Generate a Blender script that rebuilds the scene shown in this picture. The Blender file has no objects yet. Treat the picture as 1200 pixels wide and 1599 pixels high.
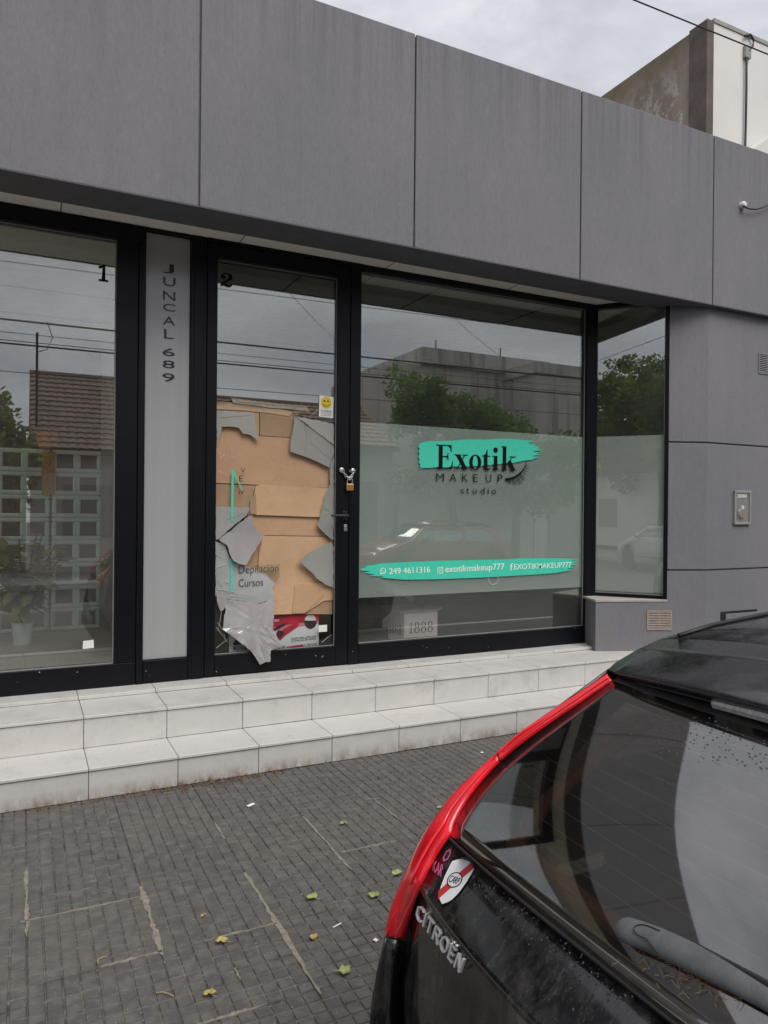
import bpy, bmesh, math, random
from mathutils import Vector, Matrix, Quaternion
random.seed(7)
R_ = math.radians
S = bpy.context.scene
COL = S.collection

# ------------------------------------------------------------------ camera
F_PX, IMG_W, IMG_H, EYE = 1138.3, 1200.0, 1599.0, 1.62
_y, _p, _r = R_(26.30), R_(-0.12), R_(0.526)
_F = Vector((math.sin(_y)*math.cos(_p), math.cos(_y)*math.cos(_p), math.sin(_p)))
_R0 = Vector((math.cos(_y), -math.sin(_y), 0))
_U0 = _R0.cross(_F)
_R = math.cos(_r)*_R0 + math.sin(_r)*_U0
_U = math.cos(_r)*_U0 - math.sin(_r)*_R0
cam_d = bpy.data.cameras.new('camera')
cam = bpy.data.objects.new('camera', cam_d)
COL.objects.link(cam)
cam.matrix_world = Matrix(((_R.x, _U.x, -_F.x, 0), (_R.y, _U.y, -_F.y, 0), (_R.z, _U.z, -_F.z, EYE), (0, 0, 0, 1)))
cam_d.sensor_fit = 'VERTICAL'
cam_d.sensor_height = 24
cam_d.lens = 24*F_PX/IMG_H
cam_d.clip_start = 0.05
cam_d.clip_end = 800
S.camera = cam

# ------------------------------------------------------------------ sky, sun, exposure
SUN_EL, SUN_ROT = 54, 172
world = bpy.data.worlds.new('World')
S.world = world
world.use_nodes = True
wt = world.node_tree
wt.nodes.clear()
_out = wt.nodes.new('ShaderNodeOutputWorld')
_bg = wt.nodes.new('ShaderNodeBackground')
_sky = wt.nodes.new('ShaderNodeTexSky')
_sky.sky_type = 'NISHITA'
_sky.sun_disc = False
_sky.sun_elevation = R_(SUN_EL)
_sky.sun_rotation = R_(SUN_ROT)
_sky.air_density = 1.0
_sky.dust_density = 2.0
_tc = wt.nodes.new('ShaderNodeTexCoord')
_map = wt.nodes.new('ShaderNodeMapping')
_map.inputs['Scale'].default_value = (1, 1, 2.6)
_n1 = wt.nodes.new('ShaderNodeTexNoise')
_n1.inputs['Scale'].default_value = 2.6
_n1.inputs['Detail'].default_value = 9
_n1.inputs['Roughness'].default_value = 0.58
_n1.inputs['Distortion'].default_value = 0.35
_r1 = wt.nodes.new('ShaderNodeValToRGB')
_r1.color_ramp.elements[0].position = 0.30
_r1.color_ramp.elements[0].color = (2.55, 2.7, 3.15, 1)
_r1.color_ramp.elements[1].position = 0.68
_r1.color_ramp.elements[1].color = (5.35, 5.32, 5.6, 1)
_r2 = wt.nodes.new('ShaderNodeValToRGB')
_r2.color_ramp.elements[0].position = 0.22
_r2.color_ramp.elements[0].color = (0.55, 0.55, 0.55, 1)
_r2.color_ramp.elements[1].position = 0.42
_r2.color_ramp.elements[1].color = (0.97, 0.97, 0.97, 1)
_mix = wt.nodes.new('ShaderNodeMix')
_mix.data_type = 'RGBA'
_bg.inputs['Strength'].default_value = 0.10
L = wt.links.new
L(_tc.outputs['Generated'], _map.inputs['Vector'])
L(_map.outputs['Vector'], _n1.inputs['Vector'])
L(_n1.outputs['Fac'], _r1.inputs['Fac'])
L(_n1.outputs['Fac'], _r2.inputs['Fac'])
L(_r2.outputs['Color'], _mix.inputs['Factor'])
L(_sky.outputs['Color'], _mix.inputs['A'])
L(_r1.outputs['Color'], _mix.inputs['B'])
L(_mix.outputs['Result'], _bg.inputs['Color'])
L(_bg.outputs['Background'], _out.inputs['Surface'])

sun_d = bpy.data.lights.new('sun', 'SUN')
sun_d.energy = 1.5
sun_d.angle = R_(40)
sun_d.color = (1.0, 0.96, 0.9)
sun = bpy.data.objects.new('sun', sun_d)
COL.objects.link(sun)
_sd = Vector((math.sin(R_(SUN_ROT))*math.cos(R_(SUN_EL)), math.cos(R_(SUN_ROT))*math.cos(R_(SUN_EL)), math.sin(R_(SUN_EL))))
sun.rotation_euler = _sd.to_track_quat('Z', 'Y').to_euler()
sun.location = _sd*30

S.view_settings.view_transform = 'Standard'
S.view_settings.look = 'None'
S.view_settings.exposure = 0.74
S.view_settings.gamma = 1.0
S.view_settings.use_curve_mapping = False
S.render.engine = 'CYCLES'
S.cycles.max_bounces = 10
S.cycles.transparent_max_bounces = 24
S.cycles.glossy_bounces = 5
S.cycles.diffuse_bounces = 7
S.cycles.transmission_bounces = 8
S.cycles.caustics_reflective = False
S.cycles.caustics_refractive = False
S.cycles.use_denoising = True

# ------------------------------------------------------------------ photo ray helpers (used for measuring only)
def ray(u, v):
    return _F + (u-IMG_W/2)/F_PX*_R - (v-IMG_H/2)/F_PX*_U
def onY(u, v, Y):
    d = ray(u, v); return Vector((0, 0, EYE)) + d*(Y/d.y)
def onZ(u, v, Z):
    d = ray(u, v); return Vector((0, 0, EYE)) + d*((Z-EYE)/d.z)
def onP(u, v, p, n):
    d = ray(u, v); n = Vector(n); p = Vector(p); C = Vector((0, 0, EYE))
    return C + d*((p-C).dot(n)/d.dot(n))

# ------------------------------------------------------------------ materials
MATS = {}
class NT:
    def __init__(s, name):
        m = bpy.data.materials.new(name); m.use_nodes = True
        s.m = m; s.t = m.node_tree; s.t.nodes.clear()
        s.out = s.n('ShaderNodeOutputMaterial'); MATS[name] = m
        s._co = None
    def n(s, typ, **kw):
        nd = s.t.nodes.new(typ)
        for k, v in kw.items(): setattr(nd, k, v)
        return nd
    def l(s, a, b): s.t.links.new(a, b)
    def co(s):
        if s._co is None:
            s._co = s.n('ShaderNodeTexCoord').outputs['Object']
        return s._co
    def world(s):
        return s.n('ShaderNodeNewGeometry').outputs['Position']
    def noise(s, scale, detail=5, rough=.6, vec=None, stretch=None, dist=0):
        nd = s.n('ShaderNodeTexNoise')
        nd.inputs['Scale'].default_value = scale; nd.inputs['Detail'].default_value = detail
        nd.inputs['Roughness'].default_value = rough; nd.inputs['Distortion'].default_value = dist
        v = vec if vec is not None else s.world()
        if stretch:
            mp = s.n('ShaderNodeMapping'); mp.inputs['Scale'].default_value = stretch
            s.l(v, mp.inputs['Vector']); v = mp.outputs['Vector']
        s.l(v, nd.inputs['Vector'])
        return nd.outputs['Fac']
    def ramp(s, fac, stops):
        r = s.n('ShaderNodeValToRGB')
        e = r.color_ramp.elements
        while len(e) < len(stops): e.new(0.5)
        for i, (p, c) in enumerate(stops):
            e[i].position = p
            e[i].color = (c, c, c, 1) if isinstance(c, (int, float)) else tuple(c)+(1,)
        s.l(fac, r.inputs['Fac'])
        return r.outputs['Color']
    def mixc(s, fac, a, b, mode='MIX'):
        m = s.n('ShaderNodeMix', data_type='RGBA', blend_type=mode)
        for k, v in (('Factor', fac), ('A', a), ('B', b)):
            i = m.inputs[k]
            if hasattr(v, 'is_linked') or hasattr(v, 'links'): s.l(v, i)
            elif isinstance(v, (int, float)): i.default_value = v if k == 'Factor' else (v, v, v, 1)
            else: i.default_value = tuple(v)+(1,)
        return m.outputs['Result']
    def bump(s, h, strength=.3, dist=.01):
        b = s.n('ShaderNodeBump'); b.inputs['Strength'].default_value = strength
        b.inputs['Distance'].default_value = dist
        s.l(h, b.inputs['Height']); return b.outputs['Normal']
    def bsdf(s, color, rough=.6, metal=0, spec=.5, normal=None, coat=0, coat_rough=.05, alpha=None, out=True, ior=1.5):
        b = s.n('ShaderNodeBsdfPrincipled')
        for k, v in (('Base Color', color), ('Roughness', rough), ('Alpha', alpha)):
            if v is None: continue
            i = b.inputs[k]
            if hasattr(v, 'links'): s.l(v, i)
            elif k == 'Base Color': i.default_value = tuple(v)+(1,)
            else: i.default_value = v
        b.inputs['Metallic'].default_value = metal
        b.inputs['Specular IOR Level'].default_value = spec
        b.inputs['IOR'].default_value = ior
        b.inputs['Coat Weight'].default_value = coat
        b.inputs['Coat Roughness'].default_value = coat_rough
        if normal is not None: s.l(normal, b.inputs['Normal'])
        if out: s.l(b.outputs[0], s.out.inputs['Surface'])
        return b.outputs[0]

def plain(name, color, rough=.6, metal=0, spec=.5, var=.12, scale=9, coat=0, bump=0, bscale=120):
    t = NT(name)
    n = t.noise(scale, 6)
    lo = tuple(c*(1-var) for c in color); hi = tuple(min(1, c*(1+var)) for c in color)
    c = t.ramp(n, [(.3, lo), (.7, hi)])
    nm = t.bump(t.noise(bscale, 3), bump, .004) if bump else None
    t.bsdf(c, rough, metal, spec, nm, coat)
    return t.m

def m_stucco():
    t = NT('grey_stucco')
    big = t.noise(.9, 5, .6, stretch=(1, 1, .55))
    c = t.ramp(big, [(.28, (.184, .188, .208)), (.5, (.214, .212, .228)), (.75, (.240, .233, .240))])
    streak = t.noise(5, 5, .65, stretch=(2.2, 2.2, .16))
    c = t.mixc(t.ramp(streak, [(.5, 0.0), (.75, .22)]), c, (.150, .152, .168))
    gz = t.n('ShaderNodeSeparateXYZ'); t.l(t.world(), gz.inputs[0])
    tp_ = t.n('ShaderNodeMapRange'); tp_.inputs['From Min'].default_value = 4.25; tp_.inputs['From Max'].default_value = 5.0
    t.l(gz.outputs['Z'], tp_.inputs['Value'])
    rs_ = t.noise(7, 5, .7, stretch=(2.6, 2.6, .05))
    mm_ = t.n('ShaderNodeMath', operation='MULTIPLY'); t.l(tp_.outputs[0], mm_.inputs[0]); t.l(t.ramp(rs_, [(.45, 0.0), (.68, .55)]), mm_.inputs[1])
    c = t.mixc(mm_.outputs[0], c, (.115, .112, .118))
    bl_ = t.noise(2.6, 6, .7)
    c = t.mixc(t.ramp(bl_, [(.54, 0.0), (.70, .30)]), c, (.235, .225, .228))
    fine = t.noise(55, 4, .7, stretch=(1, 1, .22))
    c = t.mixc(t.ramp(fine, [(.45, 0.0), (.72, .30)]), c, (.145, .145, .15))
    spots = t.noise(16, 2, .4)
    c = t.mixc(t.ramp(spots, [(.74, 0.0), (.80, .25)]), c, (.30, .29, .28))
    gp = t.n('ShaderNodeSeparateXYZ'); t.l(t.world(), gp.inputs[0])
    low = t.n('ShaderNodeMapRange'); low.inputs['From Min'].default_value = 1.1; low.inputs['From Max'].default_value = .3
    t.l(gp.outputs['Z'], low.inputs['Value'])
    dirt = t.noise(6, 5, .65)
    dm = t.n('ShaderNodeMath', operation='MULTIPLY'); t.l(low.outputs[0], dm.inputs[0]); t.l(t.ramp(dirt, [(.4, 0.0), (.75, .6)]), dm.inputs[1])
    c = t.mixc(dm.outputs[0], c, (.20, .18, .155))
    h1 = t.noise(80, 4, .75, stretch=(1, 1, .3))
    h2 = t.noise(22, 4, .6, stretch=(1, 1, .3))
    m = t.n('ShaderNodeMath', operation='ADD'); t.l(h1, m.inputs[0]); t.l(h2, m.inputs[1])
    t.bsdf(c, .85, spec=.25, normal=t.bump(m.outputs[0], .8, .005))
    return t.m

def m_tile(name, base):
    t = NT(name)
    rnd = t.n('ShaderNodeObjectInfo').outputs['Random']
    n = t.noise(7, 6, .65)
    c = t.ramp(n, [(.3, tuple(b*.90 for b in base)), (.7, base)])
    fine = t.noise(45, 4, .7, stretch=(1, .4, 1))
    c = t.mixc(t.ramp(fine, [(.5, 0.0), (.72, .28)]), c, tuple(b*.78 for b in base))
    c = t.mixc(t.ramp(rnd, [(0, 0.0), (1, .30)]), c, tuple(b*f for b, f in zip(base, (.80, .82, .86))))
    gp = t.n('ShaderNodeSeparateXYZ'); t.l(t.world(), gp.inputs[0])
    low = t.n('ShaderNodeMapRange'); low.inputs['From Min'].default_value = .085; low.inputs['From Max'].default_value = 0.0
    t.l(gp.outputs['Z'], low.inputs['Value'])
    dirt = t.noise(14, 6, .7, stretch=(1, 1, .5))
    dm = t.n('ShaderNodeMath', operation='MULTIPLY'); t.l(low.outputs[0], dm.inputs[0]); t.l(t.ramp(dirt, [(.36, 0.0), (.66, 1.0)]), dm.inputs[1])
    c = t.mixc(dm.outputs[0], c, (.17, .12, .075))
    st = t.noise(4.0, 8, .78)
    c = t.mixc(t.ramp(st, [(.53, 0.0), (.72, .50)]), c, (.33, .30, .26))
    st2 = t.noise(30, 6, .8)
    c = t.mixc(t.ramp(st2, [(.62, 0.0), (.70, .6)]), c, (.24, .21, .175))
    t.bsdf(c, t.ramp(n, [(.3, .34), (.7, .55)]), spec=.4, normal=t.bump(fine, .08, .002))
    return t.m

def m_paver():
    t = NT('dark_paver')
    rnd = t.n('ShaderNodeObjectInfo').outputs['Random']
    n = t.noise(2.2, 6, .65)
    c = t.ramp(n, [(.3, (.078, .074, .072)), (.55, (.100, .094, .087)), (.78, (.128, .117, .102))])
    c = t.mixc(t.ramp(rnd, [(0, 0.0), (1, .75)]), c, (.080, .078, .082))
    c = t.mixc(t.ramp(rnd, [(.0, .35), (.2, 0.0)]), c, (.17, .155, .135))
    cell = t.noise(17, 2, .5)
    c = t.mixc(t.ramp(t.noise(3.1, 4, .7), [(.56, 0.0), (.72, .55)]), c, (.058, .056, .056))
    c = t.mixc(t.ramp(cell, [(.42, 0.0), (.7, .60)]), c, (.172, .16, .144))
    gr = t.noise(160, 3, .7)
    c = t.mixc(t.ramp(gr, [(.5, 0.0), (.75, .4)]), c, (.21, .198, .18))
    # earth caught in the sunken joints
    gp = t.n('ShaderNodeSeparateXYZ'); t.l(t.world(), gp.inputs[0])
    low = t.n('ShaderNodeMapRange'); low.inputs['From Min'].default_value = -.0035; low.inputs['From Max'].default_value = -.0065
    t.l(gp.outputs['Z'], low.inputs['Value'])
    jn = t.ramp(t.noise(9, 5, .7), [(.38, (.062, .057, .05)), (.55, (.15, .137, .116)), (.75, (.25, .225, .185))])
    c = t.mixc(low.outputs[0], c, jn)
    h = t.noise(120, 4, .7)
    t.bsdf(c, t.ramp(n, [(.3, .45), (.75, .72)]), spec=.4, normal=t.bump(h, .35, .003))
    return t.m

def m_glass(name='shop_glass', r0=.205, tint=(.96, .98, .965), rough=0.0, wave=.0, dust=.022):
    t = NT(name)
    tr = t.n('ShaderNodeBsdfTransparent'); tr.inputs['Color'].default_value = tint+(1,)
    gl = t.n('ShaderNodeBsdfGlossy'); gl.inputs['Roughness'].default_value = rough
    gl.inputs['Color'].default_value = (.96, .985, .97, 1)
    lw = t.n('ShaderNodeLayerWeight'); lw.inputs['Blend'].default_value = .5
    pw = t.n('ShaderNodeMath', operation='POWER'); t.l(lw.outputs['Facing'], pw.inputs[0]); pw.inputs[1].default_value = 4.0
    mr = t.n('ShaderNodeMapRange'); mr.inputs['To Min'].default_value = r0; mr.inputs['To Max'].default_value = 1.0
    t.l(pw.outputs[0], mr.inputs['Value'])
    if wave:
        nm = t.bump(t.noise(1.3, 2, .4), wave, .02); t.l(nm, gl.inputs['Normal'])
    mx = t.n('ShaderNodeMixShader')
    t.l(mr.outputs[0], mx.inputs['Fac']); t.l(tr.outputs[0], mx.inputs[1]); t.l(gl.outputs[0], mx.inputs[2])
    # a little dust on the pane
    df = t.n('ShaderNodeBsdfDiffuse'); df.inputs['Color'].default_value = (.5, .5, .47, 1)
    d = t.ramp(t.noise(3, 6, .7), [(.35, dust*.6), (.8, dust*1.5)])
    m2 = t.n('ShaderNodeMixShader'); t.l(d, m2.inputs['Fac']); t.l(mx.outputs[0], m2.inputs[1]); t.l(df.outputs[0], m2.inputs[2])
    t.l(m2.outputs[0], t.out.inputs['Surface'])
    return t.m

def m_film(name, color, opacity, var=.1, rough=None, trans=.28):
    """matt vinyl film: part diffuse, part see-through"""
    t = NT(name)
    n = t.noise(2.0, 6, .65)
    c = t.ramp(n, [(.3, tuple(x*(1-var) for x in color)), (.7, tuple(x*(1+var) for x in color))])
    df = t.n('ShaderNodeBsdfDiffuse'); t.l(c, df.inputs['Color'])
    tl = t.n('ShaderNodeBsdfTranslucent'); t.l(c, tl.inputs['Color'])
    a = t.n('ShaderNodeMixShader'); a.inputs['Fac'].default_value = trans
    t.l(df.outputs[0], a.inputs[1]); t.l(tl.outputs[0], a.inputs[2])
    tr = t.n('ShaderNodeBsdfTransparent')
    b = t.n('ShaderNodeMixShader'); b.inputs['Fac'].default_value = opacity
    t.l(tr.outputs[0], b.inputs[1]); t.l(a.outputs[0], b.inputs[2])
    res = b.outputs[0]
    if rough is not None:
        gl = t.n('ShaderNodeBsdfGlossy'); gl.inputs['Roughness'].default_value = rough
        g = t.n('ShaderNodeMixShader'); g.inputs['Fac'].default_value = .09
        t.l(res, g.inputs[1]); t.l(gl.outputs[0], g.inputs[2]); res = g.outputs[0]
    t.l(res, t.out.inputs['Surface'])
    return t.m

def m_carpaint(name, base, dirt=.5):
    t = NT(name)
    n = t.noise(3, 6, .7)
    c = t.ramp(n, [(.3, base), (.8, tuple(b*1.3+.002 for b in base))])
    d = t.noise(11, 7, .75, stretch=(1, 1, .45))
    c = t.mixc(t.ramp(d, [(.46, 0.0), (.74, dirt)]), c, (.085, .08, .076))
    sk = t.noise(26, 5, .7, stretch=(1, 1.6, .09))
    c = t.mixc(t.ramp(sk, [(.56, 0.0), (.74, dirt*.8)]), c, (.12, .115, .11))
    v = t.n('ShaderNodeTexVoronoi'); v.inputs['Scale'].default_value = 115; t.l(t.world(), v.inputs['Vector'])
    drop = t.ramp(v.outputs['Distance'], [(.12, 1.0), (.30, 0.0)])
    zone = t.ramp(t.noise(5, 3, .6), [(.46, 0.0), (.6, 1.0)])
    mm = t.n('ShaderNodeMath', operation='MULTIPLY'); t.l(drop, mm.inputs[0]); t.l(zone, mm.inputs[1])
    nm = t.bump(mm.outputs[0], .55, .002)
    ro = t.ramp(d, [(.4, .10), (.75, .42)])
    t.bsdf(c, ro, spec=.5, normal=nm, coat=.35, coat_rough=.06)
    return t.m

def m_stain():
    t = NT('stained_render')
    n = t.noise(1.4, 7, .7, stretch=(1, 1, .5))
    c = t.ramp(n, [(.3, (.17, .14, .11)), (.55, (.29, .245, .20)), (.8, (.38, .33, .275))])
    p = t.noise(4.5, 8, .78, stretch=(1, 1, .7))
    gp = t.n('ShaderNodeSeparateXYZ'); t.l(t.world(), gp.inputs[0])
    mr = t.n('ShaderNodeMapRange'); mr.inputs['From Min'].default_value = 7.3; mr.inputs['From Max'].default_value = 6.0
    t.l(gp.outputs['Z'], mr.inputs['Value'])
    m = t.n('ShaderNodeMath', operation='MULTIPLY'); t.l(mr.outputs[0], m.inputs[0]); t.l(t.ramp(p, [(.50, 0.0), (.55, 1.0)]), m.inputs[1])
    c = t.mixc(m.outputs[0], c, (.62, .58, .54))
    g = t.noise(2.0, 5, .6)
    mr2 = t.n('ShaderNodeMapRange'); mr2.inputs['From Min'].default_value = 6.9; mr2.inputs['From Max'].default_value = 7.4
    t.l(gp.outputs['Z'], mr2.inputs['Value'])
    m2 = t.n('ShaderNodeMath', operation='MULTIPLY'); t.l(mr2.outputs[0], m2.inputs[0]); t.l(t.ramp(g, [(.35, 0.0), (.7, .8)]), m2.inputs[1])
    c = t.mixc(m2.outputs[0], c, (.12, .105, .04))
    t.bsdf(c, .9, spec=.2, normal=t.bump(p, .5, .01))
    return t.m

def m_concrete_streaks():
    t = NT('streaked_concrete')
    n = t.noise(.6, 6, .6)
    c = t.ramp(n, [(.3, (.56, .53, .48)), (.7, (.68, .64, .59))])
    s = t.noise(1.3, 6, .65, stretch=(2.4, 2.4, .10))
    c = t.mixc(t.ramp(s, [(.5, 0.0), (.66, .75)]), c, (.20, .19, .18))
    t.bsdf(c, .9, spec=.2)
    return t.m

def m_cardboard(name, col):
    t = NT(name)
    n = t.noise(3.0, 6, .6)
    c = t.ramp(n, [(.3, tuple(x*.88 for x in col)), (.7, tuple(x*1.06 for x in col))])
    f = t.noise(38, 3, .6, stretch=(.15, 1, 2.2))
    c = t.mixc(t.ramp(f, [(.5, 0.0), (.75, .06)]), c, tuple(x*.72 for x in col))
    sp = t.noise(9, 4, .7)
    c = t.mixc(t.ramp(sp, [(.62, 0.0), (.74, .25)]), c, tuple(x*.62 for x in col))
    fl_ = t.noise(1.0, 2, .5, stretch=(3, 1, 140))
    cr_ = t.noise(5, 4, .6)
    c = t.mixc(t.ramp(cr_, [(.57, 0.0), (.61, .12), (.65, 0.0)]), c, tuple(x*.6 for x in col))
    t.bsdf(c, .85, spec=.15, normal=t.bump(cr_, .8, .012))
    return t.m

def m_leafy(name, a, b):
    t = NT(name)
    rnd = t.noise(2.3, 3, .6)
    c = t.ramp(rnd, [(.3, a), (.7, b)])
    df = t.n('ShaderNodeBsdfDiffuse'); t.l(c, df.inputs['Color'])
    tl = t.n('ShaderNodeBsdfTranslucent'); t.l(c, tl.inputs['Color'])
    x = t.n('ShaderNodeMixShader'); x.inputs['Fac'].default_value = .45
    t.l(df.outputs[0], x.inputs[1]); t.l(tl.outputs[0], x.inputs[2]); t.l(x.outputs[0], t.out.inputs['Surface'])
    return t.m

def m_asphalt():
    t = NT('worn_concrete_road')
    n = t.noise(1.2, 6, .6)
    c = t.ramp(n, [(.3, (.060, .059, .057)), (.7, (.088, .086, .082))])
    g = t.noise(180, 3, .7)
    c = t.mixc(t.ramp(g, [(.5, 0.0), (.8, .6)]), c, (.15, .145, .135))
    t.bsdf(c, .8, spec=.3, normal=t.bump(g, .5, .005))
    return t.m

M_STUCCO = m_stucco()
M_GROOVE = plain('groove_shadow_gap', (.165, .16, .168), .9)
M_BEAM = plain('charcoal_paint', (.115, .115, .125), .7, spec=.3)
M_SOFFIT = plain('cream_soffit', (.90, .86, .79), .75, spec=.2, var=.05)
M_ALU = plain('black_aluminium', (.0045, .0052, .0078), .40, spec=.22, var=.2, scale=5)
M_GASKET = plain('rubber_gasket', (.03, .03, .03), .6)
M_BEAD = plain('grey_bead', (.28, .29, .29), .5)
M_GLASS = m_glass()
M_CLEAR = m_glass('clear_shard_glass', .05, (.93, .95, .94))
M_FILM = m_film('frosted_film', (.76, .84, .80), .93, .04)
M_FILM_LIT = m_film('frosted_film_lit', (.90, .91, .87), .97, .04, None, .08)  # same film for the side pane, its stronger daylight put into the colour
M_SHARDFILM = m_film('filmed_shard', (.55, .55, .52), .89, .14, .12)
M_SHARDFILM2 = m_film('filmed_shard_dull', (.45, .455, .42), .90, .12, .16)
M_SHARDPALE = m_film('filmed_shard_pale', (.52, .50, .505), .90, .18, .1)
M_SMEAR = m_film('hazy_film', (.62, .65, .64), .72, .2, .08)
M_STEPT = m_tile('pale_step_tile', (.615, .60, .57))
M_MORTAR = plain('dark_mortar', (.10, .095, .088), .95)
M_PAVER = m_paver()
M_CEMENT = plain('cement_smear', (.235, .208, .172), .9, var=.3, scale=30, bump=.5, bscale=60)
M_ASPHALT = m_asphalt()
M_KERB = plain('kerb_concrete', (.36, .345, .32), .9, var=.2, scale=6, bump=.3)
M_TEAL = plain('teal_vinyl', (.055, .62, .44), .5, var=.05, scale=30)
M_BLACKV = plain('black_vinyl', (.006, .007, .009), .6, spec=.1, var=.1)
M_GREYV = plain('dark_grey_vinyl', (.045, .047, .046), .5, var=.1)
M_WHITEV = plain('white_vinyl', (.74, .90, .84), .5, var=.03)
M_CREAMV = plain('mirror_letter', (.012, .014, .02), .3, var=.2)
def m_panel():
    t = NT('satin_grey_panel')
    s = t.noise(5, 4, .6, stretch=(3.0, 1, .01))
    c = t.ramp(s, [(.35, (.345, .35, .355)), (.65, (.375, .38, .385))])
    t.bsdf(c, .32, spec=.6, coat=.5, coat_rough=.12)
    return t.m
M_PANEL = m_panel()
M_CARD = m_cardboard('tan_cardboard', (.53, .335, .205))
M_CARD2 = m_cardboard('light_cardboard', (.59, .385, .235))
M_CARD3 = m_cardboard('dull_cardboard', (.40, .27, .17))
M_TAPE = plain('torn_paper_tape', (.66, .56, .46), .8, var=.12, scale=14)
M_PAPER = plain('white_paper', (.78, .78, .76), .7, var=.04)
M_PAPERP = plain('poster_pale', (.46, .49, .48), .55, var=.06)
M_RED = plain('poster_red', (.36, .018, .035), .5, var=.25, scale=12)
M_PINK = plain('poster_pink', (.42, .16, .18), .5, var=.15)
M_PDARK = plain('poster_dark_print', (.035, .018, .022), .5, var=.3, scale=40)
M_YELLOW = plain('sticker_yellow', (.72, .50, .012), .5, var=.05)
M_BRASS = plain('brass', (.58, .36, .14), .35, metal=.8, var=.1)
M_STEEL = plain('zinc_steel', (.62, .62, .61), .3, metal=.9, var=.15, scale=60)
M_DARKMETAL = plain('black_handle', (.012, .012, .013), .4)
M_PINKGRILLE = plain('beige_grille', (.34, .27, .235), .7, var=.12, scale=20)
M_GREYGRILLE = plain('grey_grille', (.20, .195, .20), .6)
M_HOLE = plain('dark_recess', (.012, .011, .011), .9)
M_PLASTIC = plain('clear_meter_cover', (.33, .31, .29), .25, spec=.6, var=.3, scale=14)
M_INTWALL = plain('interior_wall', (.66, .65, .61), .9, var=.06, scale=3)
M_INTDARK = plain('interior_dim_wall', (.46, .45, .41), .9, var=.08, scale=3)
M_INTFLOOR = plain('interior_floor', (.46, .41, .33), .45, var=.12, scale=4)
M_CEIL = plain('interior_ceiling', (.70, .70, .66), .9)
M_MINT = plain('mint_block', (.80, .87, .82), .8, var=.08, scale=12)
M_POT = plain('white_pot', (.66, .70, .68), .5)
M_ORANGE = plain('orange_pot', (.55, .20, .035), .6)
M_SOIL = plain('potting_soil', (.03, .022, .015), .95)
M_CRATE = plain('white_box_card', (.95, .82, .81), .75, var=.06)
M_LILAC = plain('purple_print', (.17, .11, .17), .6)
M_WHITEWALL = plain('white_render', (.70, .68, .65), .85, var=.06, scale=1.2)
M_STAIN = m_stain()
M_STREAK = m_concrete_streaks()
M_CABLE = plain('black_cable', (.02, .02, .022), .6)
M_ROOFTILE = plain('brown_roof_tile', (.22, .155, .125), .85, var=.3, scale=5, bump=.5, bscale=40)
M_ROOFTILE2 = plain('rust_roof_tile', (.24, .145, .11), .85, var=.3, scale=4)
M_HOUSE = plain('pale_house_render', (.50, .47, .42), .9, var=.08, scale=1.5)
M_SHUTTER = plain('grey_shutter', (.27, .27, .26), .6)
M_WOOD = plain('brown_timber', (.11, .065, .04), .7)
M_BARK = plain('bark', (.09, .07, .05), .95, var=.3, scale=12, bump=.8, bscale=30)
M_LEAF_A = m_leafy('leaf_green', (.11, .20, .06), (.20, .30, .10))
M_LEAF_B = m_leafy('leaf_olive', (.15, .19, .07), (.25, .28, .11))
M_LEAF_C = m_leafy('houseplant_leaf', (.20, .24, .09), (.52, .46, .24))
M_FALLEN = plain('fallen_leaf_yellow', (.40, .33, .11), .7, var=.35, scale=60)
M_FALLEN2 = plain('fallen_leaf_green', (.31, .33, .12), .7, var=.35, scale=60)
M_DEBRIS = plain('dry_brown_debris', (.155, .075, .028), .95, var=.5, scale=25)
M_STRAW = plain('dry_straw', (.34, .26, .13), .9, var=.3, scale=50)
M_BLACKPAINT = m_carpaint('black_car_paint', (.0035, .0036, .0042), .55)
M_SPOILER = m_carpaint('dull_spoiler_paint', (.014, .015, .016), .25)
M_REDPAINT = m_carpaint('red_car_paint', (.17, .012, .014), .05)
M_SILVERPAINT = m_carpaint('silver_car_paint', (.42, .43, .44), .05)
M_BLACKTRIM = plain('black_car_trim', (.012, .012, .013), .5, var=.2)
M_WIPER = plain('dusty_wiper_plastic', (.10, .103, .107), .62, var=.22, scale=30, bump=.2, bscale=200)
M_TYRE = plain('tyre_rubber', (.012, .012, .012), .85)
M_RIM = plain('alloy_rim', (.45, .45, .46), .3, metal=.8)
M_CHROME = plain('chrome', (.90, .90, .91), .24, metal=.45, var=.05)
M_SEAT = plain('car_seat_cloth', (.03, .026, .024), .95)
M_TRIMBROWN = plain('brown_inner_trim', (.62, .27, .16), .6, var=.25, scale=8)
M_HEAT = plain('heater_wire', (.82, .55, .44), .6)
def m_lamp():
    t = NT('red_lamp_lens')
    n = t.noise(30, 3, .6, stretch=(1, 1, .1))
    c = t.ramp(n, [(.3, (.60, .004, .012)), (.7, (.88, .012, .022))])
    b = t.bsdf(c, .14, spec=.6, coat=.8, coat_rough=.04)
    return t.m
M_LAMP = m_lamp()
M_LAMP2 = plain('dark_red_lens', (.74, .006, .018), .16, var=.3, scale=14, coat=.5)
M_LAMPLINE = plain('lamp_highlight_stripe', (.85, .03, .04), .2, coat=.6)  # highlight along the lens, laid on as a brighter red
M_LAMPCLEAR = plain('clear_lamp_lens', (.40, .40, .39), .15, var=.3, scale=80)
M_CARGLASS = m_glass('tinted_car_glass', .20, (.50, .465, .445), .03, 0, .008)

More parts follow.
